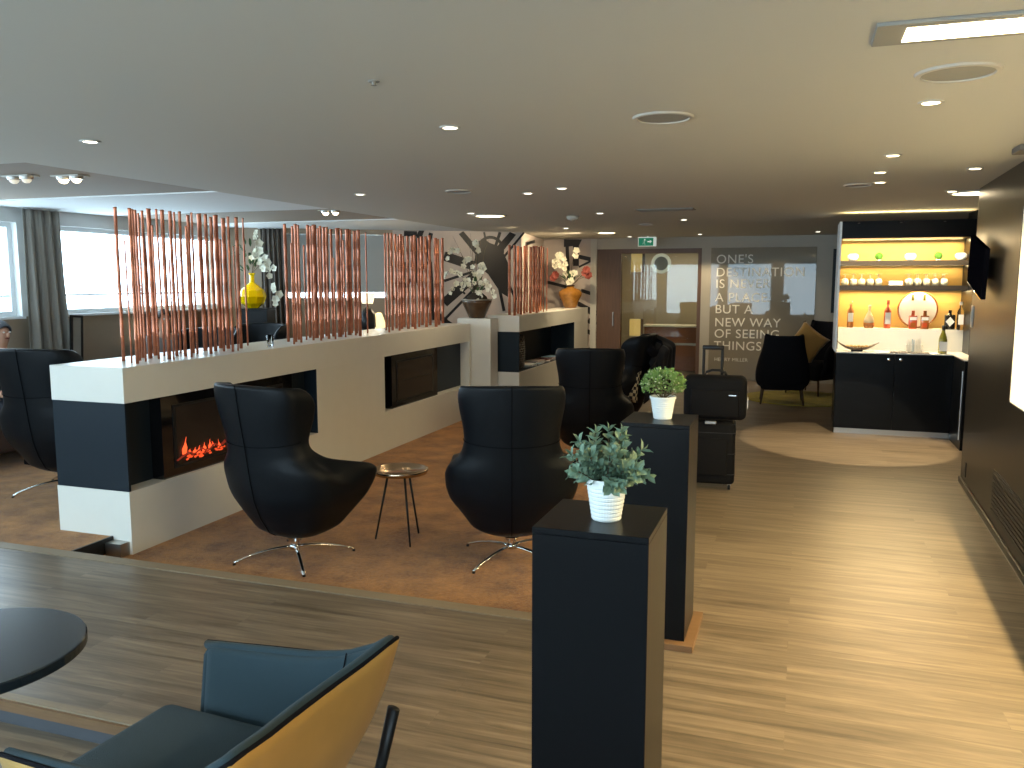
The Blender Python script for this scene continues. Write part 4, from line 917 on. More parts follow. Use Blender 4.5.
MB().lathe([(0, 0), (.05, 0), (.058, .02), (.058, .06), (.0, .062)], n=24).build('spirit', M['whisky'], t, smooth=True)
MB().lathe([(.0, .062), (.0585, .063), (.055, .10), (.03, .16), (.014, .19), (.014, .22), (.02, .225), (0, .226)], n=24).build('upper_glass', M['glassw'], t, smooth=True)
MB().ball((0, 0, .245), .019, n=12, m=8).build('stopper', M['glassw'], t, smooth=True)
bottle('spirit_bottle', 'red liquor bottle with large white label, left of the round tray', 0.925, yL-.06, LZ, P_(.038, .31, .90, .013), M['redg'], [(0.017, .27), (0.017, .32), (0, .32)], (.030, .05, .18, -.044, False), cm=M['redg'])
t = thing('round_tray', 'large round pale tray with dark rim leaning against the bar backboard', 'tray', (1.245, yL+.07, LZ+.215))
b = MB(); b.lathe([(0, 0), (.195, 0), (.195, .012), (0, .012)], n=44); b.build('face', M['label'], t, rot=(PI/2+.10, 0, 0))
b = MB(); b.grid(lambda u, v: Vector((math.cos(2*PI*u)*(.203+.010*math.cos(2*PI*v)), math.sin(2*PI*u)*(.203+.010*math.cos(2*PI*v)), .006+.010*math.sin(2*PI*v))), 44, 9, True); b.build('rim', M['whisky'], t, smooth=True, rot=(PI/2+.10, 0, 0))
for x in (-.06, .06): MB().box(x-.012, x+.012, -.055, -.030, .10, .17).build('clip', M['greeng'], t)
for x, lb, m_, tp in ((1.185, 'square red whisky bottle standing before the round tray', 'redg', 'label'), (1.305, 'square brown whisky bottle standing before the round tray', 'whisky', 'label')):
    t = thing('whisky_bottle', lb, 'bottle', (x, yL-.09, LZ))
    MB().box(-.042, .042, -.03, .03, 0, .15).build('body', M[m_], t, bevel=.008, smooth=True)
    MB().lathe([(.02, .148), (.017, .175), (.017, .205), (0, .205)], n=14).build('neck', M[m_], t)
    MB().box(-.036, .036, -.0325, -.0302, .10, .135).build('label_paper', M[tp], t)
    MB().box(-.024, .024, -.0325, -.0302, .02, .07).build('lower_label', M['whisky' if m_ == 'redg' else 'redg'], t)
t = thing('spirit_bottle', 'squat black square bottle with a diamond shaped white label', 'bottle', (1.555, yL-.10, LZ))
MB().box(-.052, .052, -.035, .035, 0, .165).build('body', M['blackg'], t, bevel=.012, smooth=True)
MB().lathe([(.02, .16), (.016, .18), (.018, .215), (0, .215)], n=14).build('neck', M['blackg'], t)
MB().prism([(-.045, -.037, .088), (0, -.037, .035), (.045, -.037, .088), (0, -.037, .141)], (0, .002, 0)).build('label_paper', M['label'], t)
bottle('clear_bottle', 'tall clear bottle with pale label at the right end of the bar ledge', 1.655, yL-.13, LZ, P_(.034, .31, .92, .013), M['clear'], [(.016, .27), (.016, .31), (0, .31)], (.026, .06, .17, -.040, False), cm=M['label'])
bottle('wine_bottle', 'olive green sparkling wine bottle with white label at the front of the worktop', 1.46, BY+.12, 0.918, [(0, 0), (.040, 0), (.043, .01), (.043, .14), (.036, .18), (.018, .235), (.015, .30), (0, .30)], M['greeng'], [(.0175, .25), (.0175, .305), (0, .306)], (.038, .03, .13, -.0455, False))
# bowls and moss balls on top shelf
SX = 1.925
for x, lb in ((0.53, 'leftmost'), (1.125, 'middle'), (1.63, 'rightmost')):
    t = thing('white_bowl', '%s of the three rounded white bowls on the upper bar shelf' % lb, 'bowl', (x, BY+.42, SX), 0, 'white bowls on the upper bar shelf')
    MB().lathe([(.022, 0), (.045, .012), (.060, .042), (.058, .065), (.040, .082), (.036, .078), (.05, .06), (.04, .02), (0, .012)], n=24).build('bowl', M['pot'], t, smooth=True)
for x, lb in ((0.80, 'left'), (1.405, 'right')):
    t = thing('moss_ball', '%s one of the two green moss balls on the upper bar shelf' % lb, 'ornament', (x, BY+.42, SX), 0, 'moss balls on the upper bar shelf')
    MB().ball((0, 0, .052), .042, n=20, m=14, jit=.06, rnd=rr).build('ball', M['moss'], t, smooth=True)
    MB().lathe([(.020, 0), (.030, .006), (.026, .014), (0, .014)], n=18).build('dish', M['glassw'], t)
# glasses upside down on second shelf
def wine_glass(x, y, z, lab, grp, proto=[None]):
    if proto[0] is None:
        t = thing('wine_glass', lab, 'glass', (x, y, z), 0, grp)
        MB().lathe([(.032, 0), (.040, .035), (.030, .070), (.006, .082), (.028, .070), (.038, .035), (.030, 0)], n=16).build('bowl', M['glassw'], t, smooth=True)
        MB().lathe([(.005, .080), (.004, .120), (.006, .124), (.034, .127), (.034, .129), (0, .130)], n=16).build('foot', M['glassw'], t)
        proto[0] = t; return t
    c = copy_tree(proto[0]); c.location = (x, y, z); c['label'] = lab; c['group'] = grp; return c
for k in range(5):
    for j in range(2): wine_glass(.455+.088*k, BY+.36+.13*j, 1.65, 'upturned stemmed glass in the left group on the lower bar shelf', 'upturned glasses on the left of the lower shelf')
for k in range(5):
    for j in range(2): wine_glass(1.12+.088*k, BY+.36+.13*j, 1.65, 'upturned stemmed glass in the right group on the lower bar shelf', 'upturned glasses on the right of the lower shelf')
t = thing('stack_of_napkins', 'low stack of white napkins in the middle of the lower bar shelf', 'napkins', (.985, BY+.42, 1.65)); MB().box(-.07, .07, -.06, .06, 0, .05).build('stack', M['label'], t, bevel=.006); MB().box(-.072, -.06, -.02, .02, 0, .052).build('band', M['blueg'], t)
# boat shaped bowl
t = thing('boat_bowl', 'dark boat-shaped bowl with yellow fruit on the left of the worktop', 'bowl', (0.60, BY+.15, .918))
def boat(u, v):
    x = -1+2*u; a = PI*v; w = .075*(1-x*x)**.5+.002; z = .045+.055*abs(x)**2.2+(.03 if x < 0 else 0)*abs(x)**4
    return Vector((.23*x, -w*math.cos(a), z-(.040*(1-x*x)+.0)*math.sin(a)))
MB().grid(boat, 25, 11).build('shell', M['bronze'], t, smooth=True, solid=.006)
MB().box(-.06, .06, -.035, .035, 0, .014).build('foot', M['blackm'], t, bevel=.004)
for k in range(6):
    fr_ = MB(); fr_.ball((0, 0, 0), .032, .026, .018, 12, 8); o = fr_.build('lemon', M['mustard'], smooth=True, loc=(0.60-.10+.040*k, BY+.15+(.018 if k % 2 else -.018), .918+.052)); o.data.materials[0] = M['yellowbox'] if False else M['mustard']; tag(o, 'yellow fruit lying in the boat-shaped bowl', 'fruit', 'yellow fruit in the boat bowl')
# tray with napkin box and cutlery
t = thing('serving_tray', 'flat dark patterned serving tray with spoons at the front of the worktop', 'tray', (1.13, BY+.10, .918))
MB().box(-.20, .20, -.08, .08, 0, .008).build('base', M['bronze'], t, bevel=.003)
for k in range(8): MB().tube([(-.18+.030*k, -.05, .012), (-.16+.030*k, .05, .012)], [.003, .007], 6, .4).build('spoon', M['steel'], t)
t = thing('straw_holder', 'clear holder with blue and white straws standing behind the serving tray', 'holder', (1.19, BY+.24, .918))
MB().box(-.085, .085, -.05, .05, 0, .085).build('holder_box', M['clear'], t, bevel=.004)
for k in range(9): MB().tube([(-.065+.016*k, -.02+.01*(k % 3), .005), (-.07+.017*k, -.02+.012*(k % 3), .135+.01*(k % 2))], .005, 6).build('straw', M['blueg'] if k in (3, 4) else M['label'], t)
# TV on the dark wall
t = thing('wall_television', 'black flat television mounted askew on the dark wall beside the bar', 'television', (1.255, 7.26, 1.815), 0)
t.rotation_euler = (math.radians(10.5), 0, math.radians(-1.72))
MB().box(-.016, .016, -.37, .37, -.185, .185).build('cabinet', M['tvscreen'], t, bevel=.004)
MB().box(-.0175, -.0155, -.355, .355, -.17, .175).build('screen', M['tvscreen'], t)
MB().box(-.015, .015, -.365, .365, -.192, -.1855).build('bottom_strip', M['chrome'], t)
MB().box(.016, .062, -.08, .08, -.08, .08).build('wall_bracket', M['blackm'], t)
t = thing('light_switch', 'grey switch plate on the dark wall right of the bottles', 'switch', (0,0,0)); MB().box(-.010, 0, -.12, -.04, 1.32, 1.50, RW).build('plate', M['ivory'], t, bevel=.003); MB().box(-.014, -.009, -.10, -.06, 1.37, 1.45, RW).build('rocker', M['ivory'], t)
t = thing('dark_wall_screen', 'narrow dark wall screen on the far wall just left of the bar', 'screen', (0.51, YB-.05, 1.60)); MB().box(-.06, .75, -.03, .05, -.42, .62).build('cabinet', M['blackm'], t, bevel=.004); MB().box(-.04, .73, -.033, -.029, -.40, .60).build('screen', M['navy'], t)
# ================================================================== FOREGROUND LOUNGE CHAIR
t = thing('lounge_chair', 'lounge chair with teal woollen seat and tan velvet outer shell in the foreground', 'armchair', (-1.45, 1.83, -0.10), math.radians(-4))
TOP = [(-.43,-.37,.59),(-.20,-.385,.605),(0,-.39,.62),(.14,-.39,.645),(.25,-.385,.69),(.315,-.365,.735),(.315,-.31,.735),(.295,-.2,.715),(.28,-.08,.705),(.28,.08,.705),(.295,.2,.715),(.315,.31,.735),(.315,.365,.735),(.25,.385,.69),(.14,.39,.645),(0,.39,.62),(-.20,.385,.605),(-.43,.37,.59)]
BOT = [(-.36,-.25,.30),(-.20,-.27,.29),(-.05,-.275,.28),(.04,-.275,.28),(.10,-.27,.28),(.145,-.24,.28),(.16,-.20,.28),(.165,-.12,.28),(.165,-.05,.28),(.165,.05,.28),(.165,.12,.28),(.16,.20,.28),(.145,.24,.28),(.10,.27,.28),(.04,.275,.28),(-.05,.275,.28),(-.20,.27,.29),(-.36,.25,.30)]
def lc(u, v, inset=0.0, bot=0.0):
    f_ = u*(len(TOP)-1); i = min(int(f_), len(TOP)-2); k = f_-i
    a = Vector(TOP[i]).lerp(Vector(TOP[i+1]), k); c = Vector(BOT[i]).lerp(Vector(BOT[i+1]), k)
    p = c.lerp(a, v); bul = 0.028*math.sin(PI*v); dr = Vector((p.x+0.1, p.y, 0)); dr = dr.normalized() if dr.length > 1e-4 else Vector((1,0,0))
    return p+dr*(bul-inset)
MB().grid(lambda u, v: lc(u, v), 52, 12).build('outer_shell', M['tan'], t, smooth=True, solid=0.012, soff=0)
MB().grid(lambda u, v: lc(u, 0.12+0.885*v, 0.044-0.014*v), 52, 12).build('inner_padding', M['teal'], t, smooth=True, solid=0.046, subsurf=1, soff=0)
MB().tube([lc(i/60, 1.0, -0.001)+Vector((0,0,.002)) for i in range(61)], 0.0065, 8).build('rim_piping', M['blackfab'], t, smooth=True)
MB().tube([lc(13.6/17, 0.45+0.56*i/8, 0.062) for i in range(9)], 0.0022, 6).build('padding_seam', M['blackfab'], t)
b = MB(); b.tube([lc(0.002, 0.25+0.74*i/8, .018) for i in range(8)]+[lc(i/60, 0.992, .019) for i in range(61)]+[lc(0.998, 0.99-0.74*i/8, .018) for i in range(1, 9)], 0.0165, 10); b.build('padding_edge', M['teal'], t, smooth=True)
b = MB(); b.box(-.50, .10, -.255, .255, .30, .435); b.build('seat_cushion', M['teal'], t, bevel=0.045, smooth=True, seg=4)
MB().box(-.38, .15, -.24, .24, .262, .30).build('seat_frame', M['blackm'], t, bevel=0.006)
for sy in (-1, 1):
    MB().tube([(.29, sy*.375, .50), (.15, sy*.42, .018)], [.013, .010], 10, 1.6).build('leg', M['blackm'], t, smooth=True)
    MB().tube([(-.34, sy*.30, .29), (-.42, sy*.36, .018)], [.013, .010], 10, 1.6).build('leg', M['blackm'], t, smooth=True)
# ================================================================== ROUND TABLE
t = thing('round_table', 'small round black table with a glossy top at the lower left edge', 'table', (-2.345, 1.755, -0.10))
RT = 0.325
MB().lathe([(0, .665), (RT-.004, .665), (RT, .669), (RT, .694), (RT-.004, .698), (0, .698)], n=72).build('tabletop', M['tabletop'], t, bevel=0)
MB().lathe([(0.032, .02), (.030, .60), (.09, .655), (.09, .6645), (0, .6645)], n=24).build('column', M['blackm'], t, smooth=True)
MB().lathe([(0, 0), (.22, 0), (.22, .008), (.05, .022), (0, .022)], n=40).build('foot_plate', M['blackm'], t)

# ================================================================== CURTAINS
def curtain(name, label, F, s0, s1, z0, z1, m_, off=-0.10, waves=5, flare=0.10):
    def f(u, v):
        w = s0+(s1-s0)*u; w += flare*(u-0.15)*math.sin(PI*(1-v)*0.5)*(0.4+0.6*(1-v)); ph = u*waves*2*PI
        amp = 0.022+0.030*(1-v)
        return F @ Vector((w, off+amp*math.sin(ph)+0.010*math.sin(ph*2.3+v*3), z0+(z1-z0)*v))
    o = MB().grid(f, 72, 14).build(name, m_, smooth=True, solid=0.004)
    tag(o, label, 'curtain')
    h = MB(); h.tube([F @ Vector((s0-0.03, off, z1+0.004)), F @ Vector((s1+0.03, off, z1+0.004))], 0.007, 6); h.build('curtain_rail', M['frame'], o)
    return o
FL = Matrix(((0,-1,0,XL),(1,0,0,0),(0,0,1,0),(0,0,0,1)))   # along y; room side = -local y
curtain('curtain', 'taupe pleated curtain between the two bright left windows', FL, 6.64, 7.08, 0.02, 2.438, M['curtain'], -0.12, 4, 0.09)
curtain('curtain', 'dark brown curtain in the corner behind the white orchids', WA, 0.42, 0.74, 0.02, 2.438, M['curtaind'], -0.12, 5, 0.04)
t = thing('standing_frame', 'narrow black standing frame leaning by the taupe curtain', 'frame', (-7.44, 6.93, 0.0), 0)
t.rotation_euler = (math.radians(-4), 0, 0)
f_ = MB(); 
for y0, y1, z0, z1 in ((0, .025, 0.0, 1.34), (.135, .16, 0.0, 1.34), (.025, .135, 1.315, 1.34), (.025, .135, 0.04, .065)): f_.box(-.012, .012, y0, y1, z0, z1)
f_.build('frame', M['blackm'], t); MB().box(-.004, .004, .025, .135, .065, 1.315).build('panel', M['curtain'], t)

# ================================================================== FLOWERS
def blossom(b, c, d, r, rr, npet=5):
    d = Vector(d).normalized(); u_ = d.orthogonal().normalized(); ph = rr.uniform(0, 6.28)
    for k in range(npet):
        w_ = Matrix.Rotation(ph+2*PI*k/npet, 3, d) @ u_
        b.leaf(Vector(c), (w_+d*0.35), d, r, r*0.95, 0.12)
def spray(name, label, base, stems, petal, r, rr, leafm=None, nleaf=0, leafspread=0.12, cat='flowers', lz=0.36):
    t = thing(name, label, cat, base)
    st = MB(); 
    for (pts, n0, nb) in stems:
        # smooth the stem through its points
        P = [Vector(p) for p in pts]; q = []
        for i in range(len(P)-1):
            for k in range(4): q.append(P[i].lerp(P[i+1], k/4))
        q.append(P[-1]); st.tube(q, 0.004, 5)
        bl = MB(); m0 = int(len(q)*n0)
        for j in range(nb):
            i = min(len(q)-1, int(m0+(len(q)-1-m0)*j/max(1, nb-1)))
            c = q[i]+Vector((rr.uniform(-1,1), rr.uniform(-1,1), rr.uniform(-.6,.6)))*r*0.55
            blossom(bl, c, (rr.uniform(-.5,.9), -1, rr.uniform(-.3,.5)), r*rr.uniform(.75, 1.1), rr)
        bl.build('blossoms', petal, t)
    st.build('stems', M['stem'], t)
    if nleaf:
        lf = MB()
        for k in range(nleaf):
            a = rr.uniform(0, 6.28); e = rr.uniform(0.1, 1.2); d = Vector((math.cos(a)*math.sin(e+.3), math.sin(a)*math.sin(e+.3), math.cos(e)))
            lf.leaf(Vector((d.x*leafspread*.6, d.y*leafspread*.6, lz+leafspread*rr.uniform(.0, 1.2))), d, (0,0,1), rr.uniform(.08,.16), .035)
        lf.build('leaves', leafm or M['leafd'], t)
    return t
rr = random.Random(33)
# bronze bowl on the white block
VA = Vector((-4.13, 10.56, 1.205))
t = thing('bronze_bowl', 'dark bronze tapering bowl on the white block holding tall cream orchids', 'vase', VA)
MB().lathe([(0, 0), (.10, 0), (.115, .02), (.195, .20), (.205, .245), (.195, .25), (.15, .235), (0, .225)], n=36).build('bowl', M['bronze'], t, smooth=True)
MB().lathe([(.206, .238), (.211, .246), (.205, .254), (.196, .250)], n=36).build('rim', M['steel'], t, smooth=True)
MB().lathe([(.15, .236), (.13, .29), (.07, .335), (0, .345)], n=24).build('moss_mound', M['soil'], t, smooth=True)
ST = []
for (dx, top, nb, n0) in ((-.42, .62, 7, .45), (-.36, .92, 7, .5), (-.30, .45, 6, .5), (.04, 1.02, 7, .42), (.13, .72, 9, .3), (.20, .50, 9, .3), (.02, .58, 9, .3), (-.12, .80, 8, .35), (.26, .42, 6, .5), (-.16, .50, 7, .4), (.08, .35, 8, .4)):
    ST.append(([(0, 0, .3), (dx*.25, -.03, .3+(top-.3)*.55), (dx*.6, -.06, .3+(top-.3)*.95), (dx*.9, -.09, top), (dx*1.05, -.11, top-.12)], n0, nb))
spray('orchid_spray', 'tall spray of cream orchids rising from the bronze bowl', VA, ST, M['petal'], .042, rr, M['leafd'], 12, .16, lz=.30)
tw = MB()
for k in range(7):
    a = rr.uniform(-1, .4); tw.tube([VA+Vector((0, 0, .33)), VA+Vector((a*.2, -.03, .62)), VA+Vector((a*.38, -.05, .90)), VA+Vector((a*.55, -.06, 1.10+rr.uniform(-.1, .06)))], [.004, .003, .002, .0015], 5)
o = tw.build('twigs', M['stem']); tag(o, 'bare brown twigs standing up among the cream orchids', 'twigs')
# amber urn
VB = Vector((-3.80, 14.15, 1.235))
t = thing('amber_urn', 'amber glazed urn at the far end of the display island with mixed flowers', 'vase', VB)
MB().lathe([(0, 0), (.10, 0), (.12, .03), (.15, .12), (.20, .22), (.205, .27), (.17, .32), (.07, .35), (.06, .37), (.075, .39), (.055, .385), (.05, .35), (0, .34)], n=32).build('body', M['amber'], t, smooth=True)
MB().lathe([(.070, .375), (.080, .388), (.072, .398), (.060, .39)], n=24).build('lip', M['bronze'], t, smooth=True)
ST = [([(0, 0, .36), (-.08, -.03, .6), (-.22, -.05, .8), (-.30, -.06, .72)], .35, 9), ([(0, 0, .36), (-.05, -.03, .65), (-.14, -.05, .88), (-.2, -.06, .9)], .4, 9), ([(0, 0, .36), (.03, -.03, .7), (.08, -.04, .98)], .8, 3), ([(0, 0, .36), (.02, -.05, .45), (.02, -.10, .50)], .6, 5), ([(0, 0, .36), (.05, -.03, .55), (.09, -.06, .62)], .7, 4)]
t = spray('flower_arrangement', 'white blossoms with green leaves standing in the amber urn', VB, ST, M['petal'], .065, rr, M['leafd'], 22, .2)
for c in ((-.28, -.08, .52), (-.24, -.1, .57), (.28, -.06, .60), (.33, -.05, .56), (.30, -.08, .65)):
    bl = MB()
    for k in range(3): blossom(bl, c, (rr.uniform(-.5,.5), -1, rr.uniform(-.2,.4)), .075, rr, 6)
    bl.build('red_blossom', M['petalred'], t)
    MB().tube([(0, 0, .36), (c[0]*.5, c[1]*.4, .50), c], .004, 5).build('stem', M['stem'], t)
# yellow vase on its dark stand
VC = Vector((-6.77, 9.30, 1.35))
t = thing('dark_stand', 'tall dark square stand under the yellow glass vase', 'stand', (VC.x+.04, VC.y, 0), math.radians(20))
MB().box(-.20, .20, -.20, .20, 0, 1.33).build('body', M['blacklam'], t, bevel=.003)
MB().box(-.205, .205, -.205, .205, 1.331, 1.35).build('top', M['blacklam'], t, bevel=.002)
t = thing('yellow_vase', 'bright yellow faceted glass vase on the dark stand by the window', 'vase', VC)
MB().lathe([(0, 0), (.07, 0), (.14, .06), (.175, .15), (.15, .23), (.07, .30), (.032, .33), (.028, .42), (.04, .44), (.024, .43), (.02, .33), (.06, .285), (.13, .22), (.155, .15), (.12, .07), (0, .02)], n=10).build('body', M['yglass'], t)
MB().lathe([(.040, .435), (.047, .445), (.036, .452)], n=20).build('lip', M['yglass'], t, smooth=True)
ST = [([(0, 0, .03), (0, 0, .44), (.05, 0, .68), (.14, -.03, .85), (.10, -.04, .98)], .55, 5), ([(0, 0, .03), (0, 0, .44), (.10, 0, .60), (.25, -.03, .62), (.36, -.05, .50)], .5, 8), ([(0, 0, .03), (0, 0, .44), (.12, 0, .55), (.28, -.03, .48), (.40, -.05, .22), (.42, -.05, .05)], .45, 10), ([(0, 0, .03), (0, 0, .44), (.08, 0, .70), (.20, -.03, .74)], .6, 5)]
spray('orchid_spray', 'white orchids arching from the yellow glass vase', VC, ST, M['petal'], .06, rr, M['leafd'], 34, .30, lz=.46)

# ================================================================== LEFT-HAND SEATING AND LAMPS
egg_copy((-6.00, 7.35, 0.0), 160, 'blue-black leather egg chair seen through the copper poles, left of its darker neighbour')
egg_copy((-6.15, 8.35, 0.0), 175, 'black egg chair below the yellow glass vase')
def high_sofa(loc, rz, label, L=1.3, top=1.34):
    t = thing('high_back_sofa', label, 'sofa', loc, rz)
    MB().box(-L/2, L/2, -.02, .14, .08, top).build('backrest', M['sofab'], t, bevel=.04, smooth=True, seg=3)
    MB().box(-L/2, L/2, -.62, -.02, .12, .42).build('seat', M['sofab'], t, bevel=.05, smooth=True, seg=3)
    for s_ in (-1, 1): MB().box(s_*L/2-.05, s_*L/2+.05, -.60, .13, .10, .62).build('armrest', M['sofab'], t, bevel=.03, smooth=True, seg=3)
    for x in (-L/2+.06, L/2-.06):
        for y in (-.55, .08): MB().tube([(x, y, .12), (x, y, .002)], [.018, .012], 8).build('leg', M['leg'], t)
high_sofa((-7.25, 8.52, 0), math.radians(90), 'dark brown high-backed sofa behind the nearest copper poles, under the seated person', 1.25)
high_sofa((-7.48, 5.95, 0), math.radians(90), 'dark sofa at the left edge mostly hidden by the egg chair', 1.3, 0.98)
def skin_mesh(name, V, E, Rr, m_, parent=None, loc=(0,0,0), rz=0, sub=2):
    bm = bmesh.new(); lay = bm.verts.layers.skin.verify(); vs = [bm.verts.new(v) for v in V]
    for a, c in E: bm.edges.new((vs[a], vs[c]))
    for i, v in enumerate(vs): v[lay].radius = (Rr[i], Rr[i]) if not isinstance(Rr[i], tuple) else Rr[i]; v[lay].use_root = (i == 0)
    me = bpy.data.meshes.new(name); bm.to_mesh(me); bm.free(); me.materials.append(m_)
    for p in me.polygons: p.use_smooth = True
    o = bpy.data.objects.new(name, me); C.objects.link(o); o.location = loc; o.rotation_euler = (0,0,rz)
    k = o.modifiers.new('skin', 'SKIN'); k.use_smooth_shade = True; k.use_x_symmetry = False
    q = o.modifiers.new('sub', 'SUBSURF'); q.levels = sub; q.render_levels = sub
    if parent: o.parent = parent; 
    return o
def person(label, loc, rz, hair, shirt, trousers, hl=0.0):
    """seated figure facing local -y, origin on the floor below the pelvis"""
    V = [(0,0,.52),(0,.02,.66),(0,.035,.82),(0,.03,.97),(0,.01,1.06),(0,-.005,1.11),(0,-.015,1.17),(0,-.02,1.24),(0,-.01,1.29)]
    E = [(0,1),(1,2),(2,3),(3,4),(4,5),(5,6),(6,7),(7,8)]
    Rr = [(.15,.12),(.135,.105),(.15,.11),(.14,.10),(.060,.055),(.052,.052),(.070,.082),(.078,.095),(.055,.068)]
    for s in (-1, 1):
        n0 = len(V)
        V += [(s*.10,-.06,.50),(s*.12,-.42,.52),(s*.12,-.46,.28),(s*.12,-.44,.08),(s*.125,-.56,.045)]; Rr += [.085,.060,.050,.035,.032]
        E += [(0,n0),(n0,n0+1),(n0+1,n0+2),(n0+2,n0+3),(n0+3,n0+4)]
        n1 = len(V)
        V += [(s*.17,.02,1.0),(s*.22,.0,.76),(s*.17,-.22,.66),(s*.11,-.30,.63)]; Rr += [.055,.042,.032,.028]
        E += [(3,n1),(n1,n1+1),(n1+1,n1+2),(n1+2,n1+3)]
        for k in range(4):
            n2 = len(V); dx = s*(.11-.028+.018*k)-s*.0; ln = (.060,.072,.068,.052)[k]
            V += [(dx,-.34,.622),(dx-s*.002,-.34-ln*.6,.612),(dx-s*.003,-.34-ln,.596)]; Rr += [.009,.008,.007]; E += [(n1+3,n2),(n2,n2+1),(n2+1,n2+2)]
        n2 = len(V); V += [(s*.075,-.31,.625),(s*.058,-.335,.615)]; Rr += [.011,.009]; E += [(n1+3,n2),(n2,n2+1)]
    o = skin_mesh('person', V, E, Rr, M['skin'], None, loc, rz); tag(o, label, 'person')
    # face
    b = MB(); b.ball((0,-.112,1.212), .012,.018,.022, 10, 8); b.build('nose', M['skin'], o, smooth=True)
    for s in (-1, 1):
        b = MB(); b.ball((s*.030,-.098,1.238), .012,.008,.008, 10, 6); b.build('eye', M['label'], o, smooth=True)
        b = MB(); b.ball((s*.083,-.008,1.22), .012,.020,.030, 10, 8); b.build('ear', M['skin'], o, smooth=True)
    b = MB(); b.ball((0,-.098,1.178), .024,.010,.007, 10, 6); b.build('mouth', M['petalred'], o, smooth=True)
    # hair cap
    b = MB()
    def hf(u, v):
        a = 2*PI*u; e = v*PI*0.5; front = max(0, -math.sin(a)); low = (0.42+0.75*front)-hl*(1-front); e2 = low*0.5+(PI/2-low*0.5)*v if True else e
        zz = 1.225+.115*math.sin(e2*1.0)-0.04*(1-front)*(1-v); r = math.cos(e2)
        return Vector((.094*r*math.cos(a), -.002+.110*r*math.sin(a), zz))
    b.grid(hf, 28, 9, True); b.build('hair', hair, o, smooth=True, solid=.014, subsurf=1, soff=1)
    # clothing over the same skeleton
    ids = [0,1,2,3,4]; V2 = [V[i] for i in ids]; R2 = [tuple(q+.014 for q in Rr[i]) for i in ids]; E2 = [(0,1),(1,2),(2,3),(3,4)]
    R2[4] = (.066,.062)
    for s in (-1, 1):
        k = len(V2); V2 += [(s*.17,.02,1.0),(s*.22,.0,.76),(s*.175,-.20,.665)]; R2 += [.068,.056,.044]; E2 += [(3,k),(k,k+1),(k+1,k+2)]
    skin_mesh('sweater', V2, E2, R2, shirt, o)
    V3 = [(0,.0,.51)]; R3 = [(.155,.125)]; E3 = []
    for s in (-1, 1):
        k = len(V3); V3 += [(s*.10,-.06,.50),(s*.12,-.42,.52),(s*.12,-.46,.28),(s*.12,-.445,.11)]; R3 += [.098,.072,.062,.052]; E3 += [(0,k),(k,k+1),(k+1,k+2),(k+2,k+3)]
    skin_mesh('trousers', V3, E3, R3, trousers, o)
    for s in (-1, 1):
        MB().box(s*.125-.045, s*.125+.045, -.66, -.40, .002, .075).build('shoe', M['blackfab'], o, bevel=.022, smooth=True, seg=3)
    return o
person('person with dark brown hair in a grey knit sitting behind the nearest copper poles', (-6.98, 7.90, 0.03), math.radians(62), M['hairb'], M['shirt'], M['shirtd'], 0.3)
person('grey-haired person at the left edge, head visible above the egg chair', (-7.22, 5.98, -0.02), math.radians(88), M['hairg'], M['shirtd'], M['shirtd'], 0.2)
# lamps and low cabinet before the slanting wall
t = thing('low_cabinet', 'dark wooden cabinet by the slanting wall carrying a glowing cone lamp', 'cabinet', (-5.15, 10.15, 0), math.radians(33))
MB().box(-.55, .35, -.18, .18, .04, 1.02).build('body', M['doorw'], t, bevel=.004); MB().box(-.56, .36, -.19, .19, 1.021, 1.045).build('top', M['doorw'], t, bevel=.003); MB().box(-.53, .33, -.16, .16, 0, .04).build('plinth', M['blackm'], t)
for x0, x1 in ((-.54, -.105), (-.095, .34)): 
    d_ = MB().box(x0, x1, -.192, -.181, .06, 1.0).build('door', M['doorw'], t); MB().box((x0+x1)/2-.05, (x0+x1)/2+.05, -.204, -.193, .80, .815).build('door_handle', M['brass'], d_)
t = thing('cone_lamp', 'glowing cream cone lamp standing on the dark cabinet', 'lamp', (-5.32, 10.02, 1.045))
MB().lathe([(.095, .02), (.085, .10), (.045, .22), (.030, .235), (0, .235)], n=24).build('cone_shade', M['glow'], t, smooth=True); MB().lathe([(.06, 0), (.06, .018), (.02, .022), (0, .022)], n=20).build('foot', M['blackm'], t)
t = thing('table_lamp', 'table lamp with a bright white shade on a dark base beside the copper poles', 'lamp', (-5.42, 9.90, 1.045))
MB().lathe([(.075, 0), (.11, .06), (.10, .22), (.04, .30), (.015, .32), (.012, .40), (0, .40)], n=24).build('base', M['blackm'], t, smooth=True)
MB().lathe([(.070, .36), (.105, .50), (.102, .50), (.068, .36)], n=28).build('lamp_shade', M['shadefab'], t, smooth=True)

# ================================================================== LIGHT
w = bpy.data.worlds.new('world'); sc.world = w; w.use_nodes = True
bg = w.node_tree.nodes['Background']; bg.inputs['Color'].default_value = (0.68, 0.88, 1.0, 1); bg.inputs['Strength'].default_value = WORLD
def area(name, loc, rot, sx, sy, power, col, spread=PI, portal=False):
    l = bpy.data.lights.new(name, 'AREA'); l.shape = 'RECTANGLE'; l.size = sx; l.size_y = sy; l.energy = power; l.color = col; l.spread = spread
    if portal: l.cycles.is_portal = True
    o = bpy.data.objects.new(name, l); C.objects.link(o); o.location = loc; o.rotation_euler = rot; return o
for y0, y1 in ((-1.9, 0.9), (1.2, 3.9), (4.2, 6.66), (7.12, 10.0)):
    area('window_portal', (XL-0.2, (y0+y1)/2, (SILL+HEAD)/2), (0, -PI/2, 0), HEAD-SILL, y1-y0, 1, (1,1,1), portal=True)
for x0, x1 in rw: area('window_portal', ((x0+x1)/2, YR-0.2, 1.40), (PI/2, 0, 0), x1-x0, 1.9, 1, (1,1,1), portal=True)
